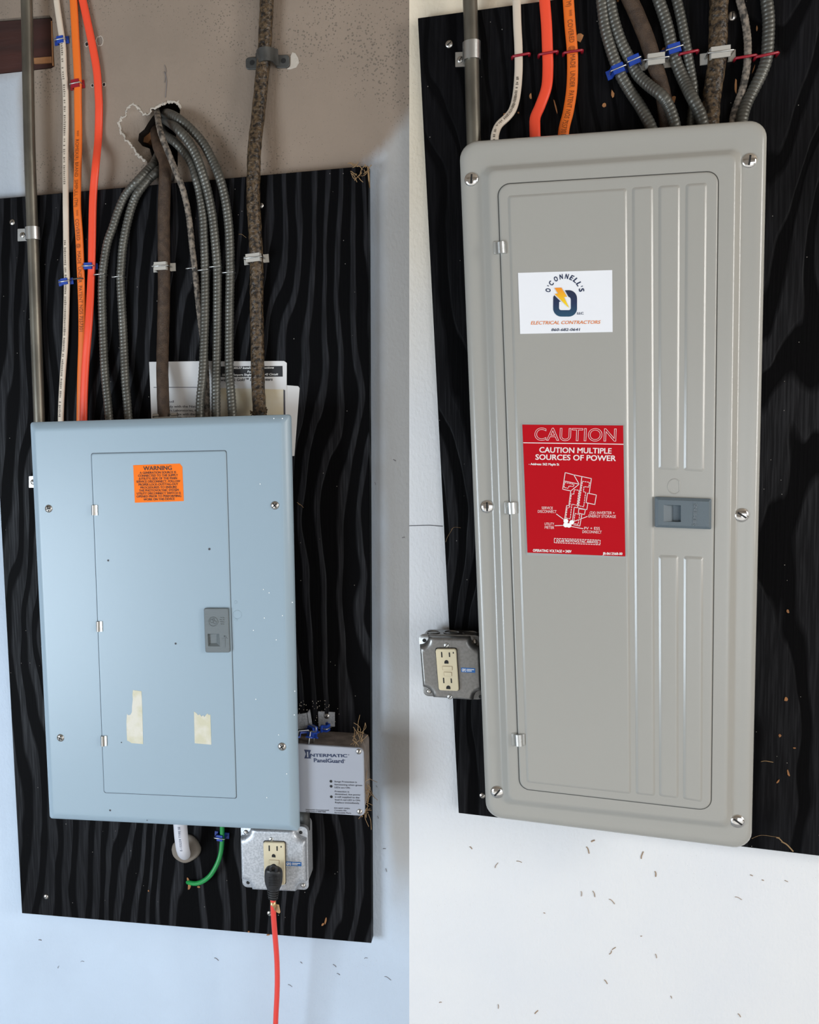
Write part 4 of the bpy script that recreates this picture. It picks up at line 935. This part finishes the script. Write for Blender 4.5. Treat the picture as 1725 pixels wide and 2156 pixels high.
# ------------------------------------------------------------------ outlet boxes
def outlet(label, q, h0, metal, rec, ivory_label, ears, screws_uv, blue_uv, box_top=False):
    """4-inch box with a raised cover and a GFCI receptacle; q = flange corners"""
    base = (q[2] + q[3]) / 2; t = thing('outlet_box', Vector((base.x, -HB, base.z)), label, 'outlet', 'steel outlet boxes')
    hf = h0
    b = B(); b.loft([ring(q, .003, .008, HB, 6), ring(q, .002, .008, hf - .002, 6)]); body = mk('box_body', b, metal, t, 50.0)
    b = B(); b.loft([ring(q, 0, .007, hf - .002, 6), ring(q, 0, .007, hf - .0004, 6), ring(q, .0006, .007, hf, 6)]); mk('cover_flange', b, metal, t, 50.0)
    def outline(m, c, h):
        pts = []
        for (cu, cv, a0) in ((m, m, 90), (1 - m, m, 180), (1 - m, 1 - m, 270), (m, 1 - m, 0)):
            # concave quarter at each corner, blended with small convex shoulders
            arc = []
            for k in range(7):
                a = math.radians(a0 - 90 * k / 6); arc.append((cu + c * math.cos(a), cv + c * math.sin(a)))
            f0 = {90: (m, m + c + .05), 180: (1 - m - c - .05, m), 270: (1 - m, 1 - m - c - .05), 0: (m + c + .05, 1 - m)}[a0]
            f1 = {90: (m + c + .05, m), 180: (1 - m, m + c + .05), 270: (1 - m - c - .05, 1 - m), 0: (m, 1 - m - c - .05)}[a0]
            pts += [f0] + arc + [f1]
        return [bil(q, u, v, h) for u, v in pts]
    b = B(); hr = hf + .011
    b.loft([outline(.012, .15, hf - .0002), outline(.015, .152, hf + .004), outline(.022, .158, hf + .008), outline(.036, .17, hr - .0008), outline(.052, .182, hr), outline(.07, .19, hr)], False, True)
    mk('raised_cover', b, metal, t, True)
    for u, v, kind in ears:
        c = bil(q, u, v, hf)
        if kind == 'hole':
            o = B(); n = 14; o.add([c + OUT * .0004 + Vector((math.cos(a), 0, math.sin(a))) * .0024 for a in [2 * math.pi * i / n for i in range(n)]], [tuple(range(n))]); mk('ear_hole', o, M_SLOT, t)
        else: mk('ear_screw', B().dome(c, .0034, .002, 16), M_STEEL, t, True)
    for u, v in screws_uv:
        c = bil(q, u, v, hr); s = mk('cover_screw', B().dome(c, .0034, .0012, 16, flat=.3), M_ZINC, t, 60.0)
        bb = B(); d = Vector((.7, 0, .7)).normalized(); e = Vector((-.7, 0, .7)).normalized()
        bb.loft([[c + d * .0026 * sx + e * .0004 * sy + OUT * .001 for sx, sy in ((-1, -1), (1, -1), (1, 1), (-1, 1))], [c + d * .0022 * sx + e * .0004 * sy + OUT * .0014 for sx, sy in ((-1, -1), (1, -1), (1, 1), (-1, 1))]]); mk('screw_slot', bb, M_SLOT, s)
    hv = hr + .0045
    r = [W(x, y, hv) for x, y in rec]
    b = B(); b.loft([ring(r, -.0008, .003, hr + .0001, 4), ring(r, -.0008, .003, hr + .0004, 4)]); mk('receptacle_gap', b, M_SLOT, t)
    b = B(); b.loft([ring(r, 0, .003, hr - .001, 4), ring(r, 0, .003, hv - .0008, 4), ring(r, .0008, .003, hv, 4)]); rc_ = mk('receptacle', b, M_IVORY, t); rc_['label'] = ivory_label
    def cell(name, u0, u1, v0, v1, m, lift, rad=.0003):
        qq = [bil(r, u0, v0, hv), bil(r, u1, v0, hv), bil(r, u1, v1, hv), bil(r, u0, v1, hv)]
        mk(name, B().loft([ring(qq, 0, rad, hv - .001, 3), ring(qq, 0, rad, hv + lift, 3)]), m, rc_)
    for v in (.135, .755):
        cell('blade_slot', .255, .315, v - .065, v + .065, M_SLOT, .0002); cell('blade_slot', .625, .685, v - .055, v + .055, M_SLOT, .0002)
    for v in (.315, .925):
        c = bil(r, .485, v, hv + .0002); n = 12; pts = [c + Vector((math.cos(a) * .0026, 0, math.sin(a) * .0028)) for a in [math.pi * i / n for i in range(n + 1)]] + [c + Vector((-.0026, 0, -.0018)), c + Vector((.0026, 0, -.0018))]
        mk('ground_hole', B().add(pts, [tuple(range(len(pts)))]), M_SLOT, rc_)
    cell('button_gap', .27, .75, .405, .505, M_FLECK, .0002); cell('button', .285, .735, .412, .498, M_IVORY, .0009)
    cell('button_gap', .32, .70, .545, .645, M_FLECK, .0002); cell('button', .335, .685, .552, .638, M_IVORY, .0009)
    cell('status_lamp', .82, .87, .07, .11, M_SLOT, .0002)
    (u0, u1, v0, v1) = blue_uv
    qq = [bil(q, u0, v0, hr), bil(q, u1, v0, hr), bil(q, u1, v1, hr), bil(q, u0, v1, hr)]
    lb = mk('blue_label', B().prism([Vector((p.x, -hr - .0003, p.z)) for p in qq], hr - .0002, hr + .0003), M_BLUELABEL, t)
    b = B(); vs_, fs_ = glyphs('GFO', .03); x0 = min(p.x for p in vs_); x1 = max(p.x for p in vs_)
    b.add([bil(qq, .06 + .30 * (p.x - x0) / (x1 - x0), .82 - .62 * p.y / CAP, hr + .0005 + p.z * .01) for p in vs_], fs_)
    for kx in range(9):
        for ky in (0, 1):
            if ky and kx > 5: continue
            u = .42 + kx * .058; v = .22 + ky * .32
            b.add([bil(qq, u, v, hr + .0005), bil(qq, u + .042, v, hr + .0005), bil(qq, u + .042, v + .2, hr + .0005), bil(qq, u, v + .2, hr + .0005)], [(0, 1, 2, 3)])
    mk('lettering', b, M_SIGNWHITE, lb)
    if box_top:
        for u, hc_, rr in ((.22, .040, .0085), (.52, .040, .0105), (.82, .040, .0095)):
            c = bil(q, u, 0); c = Vector((c.x, -hc_, c.z - .002)); n = 22
            pts = [c + Vector((math.cos(a) * rr, math.sin(a) * rr, 0)) for a in [2 * math.pi * i / n for i in range(n)]]
            b = B(); b.loft([[p + Vector((0, 0, -.001)) for p in pts], [p + Vector((0, 0, .0010)) for p in pts], [c + (p - c) * .86 + Vector((0, 0, .0012)) for p in pts], [c + (p - c) * .80 + Vector((0, 0, .0002)) for p in pts]]); mk('knockout', b, metal, t, 40.0)
    return t
H0 = .060
qL = quad([(506.5, 1736), (647.5, 1741), (650, 1874), (510.5, 1868)], H0)
ob1 = outlet('galvanised outlet box with a plugged-in cord below the blue panel', qL, H0, M_GALV, [(554, 1773.5), (599, 1775), (600, 1864), (557, 1862)], 'ivory receptacle with a plug in its lower socket',
             ((.90, .09, 'hole'), (.09, .92, 'hole'), (.92, .93, 'screw'), (.08, .12, 'screw')), ((.49, .165),), (.695, .93, .50, .565))
b = B().cyl(W(640, 1700, .038), W(641, 1746, .038), mm(12), 20); mk('nipple', b, M_DARKSTEEL, ob1, True)
qR = quad([(881, 1335), (1013, 1338), (1019, 1474), (892, 1465)], H0)
outlet('dull galvanised outlet box with an empty ivory receptacle left of the grey panel', qR, H0, M_GALVD, [(917, 1366.5), (961, 1366.5), (967, 1455.5), (924, 1453.5)], 'ivory receptacle with both sockets empty',
       ((.09, .10, 'hole'), (.95, .95, 'hole'), (.90, .10, 'screw'), (.1, .92, 'screw')), ((.455, .135), (.455, .945)), (.665, .89, .475, .545), True)

# ------------------------------------------------------------------ extension cord
t = thing('extension_cord', W(575, 1890, .095), 'red extension cord with a black plug hanging from the outlet below the blue panel', 'cord')
hp = .092
ys = [(1827, 5), (1828, 12), (1830, 16), (1834, 17.8), (1844, 18.4), (1855, 17.8), (1863, 16), (1868, 13.5)]
for i in range(4): ys += [(1870 + i * 5, 12.6 - i * .7), (1872 + i * 5, 12.6 - i * .7), (1873 + i * 5, 10 - i * .6), (1874.5 + i * 5, 10 - i * .6)]
ys += [(1891, 10), (1893, 8)]
pts = [W(576.5 - (y - 1830) * .02, y, hp + .004 * max(0, (1870 - y) / 40)) for y, w in ys]
wl_ = [w for _, w in ys]; N = len(ys) - 1
fa = lambda f: mm(wl_[min(N, round(f * N))]); fb = lambda f: mm(min(11.5, wl_[min(N, round(f * N))] * .85))
b = B().sweep(pts, fa, fb, 20, flat=2.6); plug = mk('plug', b, M_BLACKP, t, 45.0)
b = B().sweep(crom([W(570, 1834, .104), W(570.5, 1826, .106), W(576, 1821.5, .106), (W(581.5, 1826, .106)), W(582, 1834, .104)], .001), .0016, .0022, 10); mk('plug_loop', b, M_BLACKP, plug, True)
b = B()
for i in range(6): b.sweep([W(566, 1848 + i * 3.4, .1085 - i * .0008), W(586, 1848.5 + i * 3.4, .1085 - i * .0008)], .0006, .0008, 6)
mk('grip_rib', b, M_BLACKP, plug, True)
cp = crom([W(575.5, 1886, .092), W(575, 1900, .090), W(576, 1925, .085), W(578.5, 1960, .075), W(582.5, 2010, .066), W(584, 2050, .062), (W(583.5, 2090, .060)), W(580.5, 2156, .058), W(576, 2300, .05), W(572, 2600, .04)], .004)
mk('cord', B().sweep(cp, mm(5.5), mm(5.5), 16), M_CORD, t, True)
b = B().cyl(W(575.2, 1896.5, .0905), W(575.8, 1914, .0868), mm(6.0), 18); mk('foil_label', b, M_GOLD, t, True)
b = B().prism(quad([(581, 1904), (587.5, 1905), (590.5, 1921), (588, 1923.5), (581.5, 1920)], .086), .0852, .086); mk('label_flap', b, M_GOLD, t)
b = B().prism(quad([(583, 1908), (586.5, 1909), (587.5, 1917), (583.5, 1917)], .0862), .0858, .0862); mk('label_print', b, M_FLECK, t)

# ------------------------------------------------------------------ service cable, putty, green wire
c = W(394, 1785, HB); n = 26
shape = [(363, 1787), (366, 1775), (378, 1766), (392, 1757), (402, 1756), (413, 1764), (421, 1776), (424, 1789), (419, 1800), (408, 1809), (392, 1815), (376, 1809), (366, 1799)]
rp = crom([W(x, y, HB) for x, y in shape] + [W(*shape[0], HB)], .003)[:-1]
b = B(); cc = sum(rp, Vector()) / len(rp)
b.loft([rp, [p + OUT * .003 for p in rp], [cc + (p - cc) * .93 + OUT * .006 for p in rp], [cc + (p - cc) * .80 + OUT * .0072 for p in rp], [cc + (p - cc) * .5 + OUT * .006 for p in rp]])
tag(mk('duct_putty', b, M_PUTTY, None, True), 'brown ring of duct putty around the white service cable below the blue panel', 'putty')
sv, SP = plain_cable('service_cable', [(378, 1700, .06), (380, 1740, .058), (382, 1765, .056), (384.5, 1785, .048), (387, 1795, .034), (388, 1797, HB + .004)], 14.8, 13, M_SERVICE, 'white service cable curving from the blue panel into the puttied hole', seg=22, step=.002)
b = B(); lettering(b, 'E-155239 TYPE SE', (384, 1792), (379, 1741), 4.5, .0680, .01)
mk('print', b, M_NAVY, sv)
gw, _ = plain_cable('ground_wire', [(467, 1715, HB + .01), (468, 1745, HB + .008), (467.5, 1775, HB + .008), (464, 1800, HB + .009), (456, 1822, HB + .012), (443, 1843, HB + .013), (428, 1855, HB + .011), (412, 1860, HB + .007), (399, 1858, HB + .002), (394, 1856, HB - .006)], 5.0, 5.0, M_GREEN, 'green ground wire curving down below the blue panel into the board', 'wire', rough=.02)
staple(468, 1757, HB, 16, 6.5, 6.5, .013, -3, M_BLUE, 'blue staple over the green ground wire below the blue panel', GB)

# ------------------------------------------------------------------ tall grey panel
t = PR = thing('breaker_panel', W(1300, 1750, HB), 'tall grey breaker panel with a red caution sign and a white business card', 'electrical panel')
C = quad([(967, 299), (1616.5, 251), (1583.5, 1789), (1024, 1719)], .098)
b = B(); b.loft([ring(C, .026, .004, HB, 4), ring(C, .026, .004, .094, 4)]); mk('enclosure_box', b, M_BODY, t)
SO = quad([(1016, 352), (1560, 314), (1541, 1743), (1061, 1690)], .106); HP = .104; HQ = .1115
S = 8
b = B()
b.loft([ring(C, .0016, .018, .089, S), ring(C, 0, .019, .089, S), ring(C, 0, .019, .0965, S), ring(C, .0008, .019, .0995, S), ring(C, .003, .018, .1022, S), ring(C, .006, .017, .1035, S), ring(C, .010, .016, HP, S), ring(C, .014, .016, HP, S),
        ring(SO, -.003, .010, HP, S), ring(SO, -.0012, .010, HP + .0004, S), ring(SO, .0004, .010, HP + .0014, S), ring(SO, .005, .009, HQ - .0014, S), ring(SO, .0066, .009, HQ - .0004, S), ring(SO, .0085, .009, HQ, S), ring(SO, .0105, .009, HQ, S)])
mk('cover', b, M_PANEL_R, t, 50.0)
DQ = quad([(1049, 388), (1513, 360), (1497.5, 1707), (1095, 1661)], HQ + .0018); HD2 = HQ + .0018
b = B(); b.loft([ring(DQ, -.0010, .013, HQ - .0006, S), ring(DQ, -.0010, .013, HQ + .00012, S)]); mk('door_gap', b, mat('grey_panel_gap', (0.06, 0.06, 0.055), 0.6), t)
b = B(); b.loft([ring(DQ, 0, .012, HQ - .0002, S), ring(DQ, .0001, .012, HQ + .0008, S), ring(DQ, .0006, .012, HQ + .0014, S), ring(DQ, .0015, .0115, HD2, S), ring(DQ, .003, .011, HD2, S)])
door = mk('door', b, M_PANEL_R, t, 60.0)
for pts in ([(1072, 414), (1318, 398.5), (1327, 1670), (1111.5, 1646)], [(1334, 397), (1373, 394), (1377.5, 1674.5), (1342, 1670.5)], [(1390, 393.5), (1430, 391), (1427.5, 988), (1390, 986)], [(1447, 389.5), (1487, 386.5), (1481, 991), (1443, 988.5)], [(1390, 1171), (1426.5, 1172), (1427, 1679), (1391, 1675)], [(1443, 1173), (1479, 1175), (1477, 1687), (1441.5, 1681)]):
    q = quad(pts, HD2 + .001); b = B()
    b.loft([ring(q, -.0016, .003, HD2 - .0003, 5), ring(q, -.0012, .003, HD2 + .0001, 5), ring(q, -.0003, .003, HD2 + .0004, 5), ring(q, .0006, .0025, HD2 + .0011, 5), ring(q, .0014, .0025, HD2 + .0014, 5), ring(q, .0026, .0025, HD2 + .0014, 5)])
    mk('embossed_field', b, M_PANEL_R, door, 70.0)
HE = HD2 + .0014
for x, y in ((1055, 522), (1077.5, 1069.5), (1093, 1557)):
    b = B(); c0, c1 = W(x - 1, y - 12, HD2 - .0004), W(x + .5, y + 12, HD2 - .0004); b.cyl(c0, c1, mm(8.0), 18)
    b.prism(quad([(x + 4, y - 11.5), (x + 11.5, y - 11), (x + 12, y + 11.5), (x + 4.5, y + 11.5)], HD2 + .0016), HD2 - .0008, HD2 + .0016); mk('hinge', b, M_ZINC, t, 40.0)
    b = B(); q = quad([(x - 15, y - 13), (x - 5, y - 13.5), (x - 4, y + 12), (x - 14, y + 12.5)], HQ); b.loft([ring(q, -.001, .001, HQ - .0002, 3), ring(q, 0, .001, HQ + .0006, 3), ring(q, .0012, .0008, HQ + .0010, 3)]); mk('hinge_seat', b, M_PANEL_R, t, True)
for x, y, a in ((993, 377.5, 1.5), (1578, 338, 1.45), (1026, 1066.5, 1.6), (1562, 1084.5, -.6), (1047.5, 1667.5, .9), (1553.5, 1729, -.6)):
    screw('cover_screw', t, x, y, HP, 12.2, mat('chrome_screw', (.75, .75, .74), .10, 1.0) if 'chrome_screw' not in bpy.data.materials else bpy.data.materials['chrome_screw'], a, hh=.38)
# latch
LQ = quad([(1380.5, 1046.5), (1499.5, 1051), (1499, 1115), (1380.5, 1110.5)], HD2 + .006); RQ = quad([(1397.5, 1062.5), (1434, 1064), (1434, 1099), (1398, 1098.5)], HD2 + .006); RB = quad([(1417, 1064), (1433.5, 1065), (1433.5, 1096.5), (1417, 1097)], HD2 - .002)
b = B(); b.loft([ring(LQ, 0, .0012, HD2 - .0005, 4), ring(LQ, 0, .0012, HD2 + .0035, 4), ring(LQ, .0030, .0008, HD2 + .006, 4), ring(RQ, 0, .0003, HD2 + .006, 4), ring(RB, 0, .0003, HD2 + .0005, 4)]); latch = mk('latch', b, M_LATCH_R, t)
b = B(); lettering(b, 'SIEMENS', (1466, 1107), (1468.5, 1060), 6.5, HD2 + .006, .015, lift=.0004)
mk('embossed_lettering', b, mat('slate_latch_emboss', (0.16, 0.19, 0.21), 0.4), latch)
b = B(); ang = [math.radians(40 + 280 * i / 22) for i in range(23)]
b.sweep([W(1420.5 + 14 * math.cos(a), 1024 + 15.5 * math.sin(a), HD2) for a in ang], .0006, .0004, 6, closed=True); mk('lock_knockout', b, M_PANEL_R, door, True)
# business card
CQ = [(1091, 574.5), (1289.5, 568.5), (1290.5, 699), (1095.5, 703)]
hC = HE + .0005
card = mk('business_card', B().prism(quad(CQ, hC), HE - .0003, hC), M_CARD, t); card['label'] = 'white contractor business card'
zc = lambda x, y: (1080 + x / 7.5, 560 + y / 7.5)
b = B()
for ch, a in zip("O'CONNELL'S", (-79, -65, -53, -32, -12.7, 6.3, 23.5, 39.5, 56, 68, 79)):
    th = math.radians(a); r0 = 267 - 37
    cx_, cy_ = 822 + r0 * math.sin(th), 432 - r0 * math.cos(th); wd_ = (58 if ch != "'" else 14) / 2
    tx, ty = math.cos(th), math.sin(th)
    lettering(b, ch, zc(cx_ - tx * wd_, cy_ - ty * wd_), zc(cx_ + tx * wd_, cy_ + ty * wd_), 75 / 7.5 if ch != "'" else 9, hC, .035, .12)
mk('arched_lettering', b, M_NAVY, card)
def arc(cx, cy, r, a0, a1, n=8): return [(cx + r * math.cos(math.radians(a0 + (a1 - a0) * i / n)), cy + r * math.sin(math.radians(a0 + (a1 - a0) * i / n))) for i in range(n + 1)]
ringo = [(822, 384)] + arc(885, 512, 130, -90, 0) + arc(885, 670, 130, 0, 90) + arc(768, 670, 130, 90, 180) + [(640, 490), (655, 462), (757, 562), (732, 566)] + arc(765, 663, 35, 180, 90, 4) + arc(883, 663, 35, 90, 0, 4) + [(918, 525), (905, 498), (880, 486)]
P = [W(*zc(x, y), hC + .0003) for x, y in ringo]
lo, hi = min(p.z for p in P), max(p.z for p in P)
mk('logo_ring', B().poly(P), grad('navy_gradient', [(0.0, (0.012, 0.07, 0.13)), (0.5, (0.008, 0.022, 0.075)), (1.0, (0.010, 0.018, 0.05))], 'Z', lo, hi), card)
bolt = [(658, 345), (768, 343), (858, 487), (808, 490), (892, 668), (660, 440), (718, 436)]
P = [W(*zc(x, y), hC + .0006) for x, y in bolt]; lo, hi = min(p.z for p in P), max(p.z for p in P)
mk('logo_bolt', B().poly(P), grad('bolt_gradient', [(0.0, (0.9, 0.72, 0.0)), (0.5, (0.9, 0.5, 0.01)), (1.0, (0.88, 0.27, 0.01))], 'Z', lo, hi), card)
b = B(); lettering(b, 'LLC.', zc(1012, 764), zc(1122, 763), 4.6, hC, .03, .2); lettering(b, '860-682-0641', zc(608, 1028), zc(1062, 1024), 5.4, hC, .015, .15); mk('lettering', b, M_NAVY, card)
b = B(); lettering(b, 'ELECTRICAL CONTRACTORS', zc(285, 925), zc(1385, 912), 6.8, hC, .010, .2); mk('orange_lettering', b, M_ORINK, card)
# caution sign
hS = HE + .0012
sign = mk('caution_sign', B().prism(quad([(1100, 894), (1312.5, 896), (1317, 1171.5), (1111, 1163.5)], hS), HE - .0003, hS), M_SIGNRED, t); sign['label'] = 'red engraved caution sign with a site plan'
q = quad([(1096.5, 891), (1315, 893.5), (1321, 1175.5), (1108, 1169)], HE + .0005); mk('laminate_edge', B().loft([ring(q, 0, .003, HE - .0003, 4), ring(q, 0, .003, HE + .0005, 4)]), M_SIGNEDGE, sign)
zs = lambda x, y: (1085 + x / 6.9, 880 + y / 6.9)
Z = lambda pts: [zs(x, y) for x, y in pts]
b = B()
lettering(b, 'CAUTION', zs(280, 322), zs(1465, 338), 25.5, hS, 0, 0, .012)
strip(b, Z([(120, 360), (1572, 382)]), 1.4, hS)
lettering(b, 'CAUTION MULTIPLE', zs(350, 500), zs(1400, 518), 11, hS, .022, 0)
lettering(b, 'SOURCES OF POWER', zs(293, 605), zs(1463, 625), 11, hS, .022, 0)
for s, x0, y0, x1, y1 in (('SERVICE', 385, 1325, 547, 1328), ('DISCONNECT', 330, 1376, 600, 1380), ('UTILITY', 428, 1558, 567, 1560), ('METER', 430, 1608, 566, 1612), ('(2X) INVERTER +', 1083, 1396, 1445, 1398), ('ENERGY STORAGE', 1065, 1444, 1463, 1452), ('PV + ESS', 1003, 1620, 1230, 1624), ('DISCONNECT', 977, 1672, 1257, 1678)):
    lettering(b, s, zs(x0, y0), zs(x1, y1), 5.6, hS, -.002)
for pts in ([(690, 1035), (727, 793), (852, 826), (1108, 880), (1075, 1095)], [(852, 826), (930, 962), (808, 1060), (690, 1035)], [(712, 915), (930, 962)], [(970, 855), (908, 1305)], [(808, 1060), (780, 1275), (748, 1272), (718, 1475)], [(1052, 1092), (1180, 1118), (1157, 1258), (1030, 1230), (1052, 1092)], [(1055, 1245), (1042, 1332), (908, 1305), (860, 1296), (833, 1500)], [(925, 1318), (1020, 1332), (1007, 1402), (918, 1382), (925, 1318)], [(970, 1395), (940, 1570), (850, 1552)], [(600, 1396), (735, 1495)], [(578, 1565), (730, 1560)], [(1048, 1432), (820, 1515)], [(985, 1608), (785, 1570)]):
    strip(b, Z(pts), 1.15, hS)
for pts in ([(718, 935), (855, 965), (848, 995), (785, 988), (770, 1020), (712, 1010), (718, 935)], [(978, 920), (1080, 935), (1070, 1005), (1000, 998), (992, 1070), (1025, 1080), (995, 1290), (925, 1275), (978, 920)], [(860, 1042), (928, 1050), (900, 1268), (825, 1252), (800, 1465), (738, 1455), (755, 1310), (790, 1300), (818, 1105), (850, 1108), (860, 1042)], [(870, 1388), (938, 1400), (915, 1545), (850, 1532), (870, 1388)], [(568, 1748), (1235, 1775), (1232, 1842), (570, 1812), (568, 1748)]):
    dashed(b, Z(pts), 1.1, hS)
mk('engraved_plan', b, M_SIGNINK, sign)
b = B()
for k_, (x, y, r) in enumerate(((737, 1497, 4.0), (737, 1552, 4.4), (782, 1560, 4.0), (822, 1515, 3.9))): disc(b, *zs(x, y), r, hS, .0005 + k_ * .00006)
lettering(b, '- Address: 562 Maple St', zs(197, 684), zs(640, 690), 4.6, hS, .022)
lettering(b, 'OPERATING VOLTAGE = 240V', zs(258, 1942), zs(818, 1958), 5.4, hS, .025)
lettering(b, 'JB-0612568-00', zs(1272, 1985), zs(1558, 1990), 5.0, hS, .025)
lettering(b, 'SOLAR PHOTOVOLTAIC ARRAY(S)', zs(598, 1800), zs(1205, 1822), 5.2, hS, .006)
mk('white_lettering', b, M_SIGNWHITE, sign)
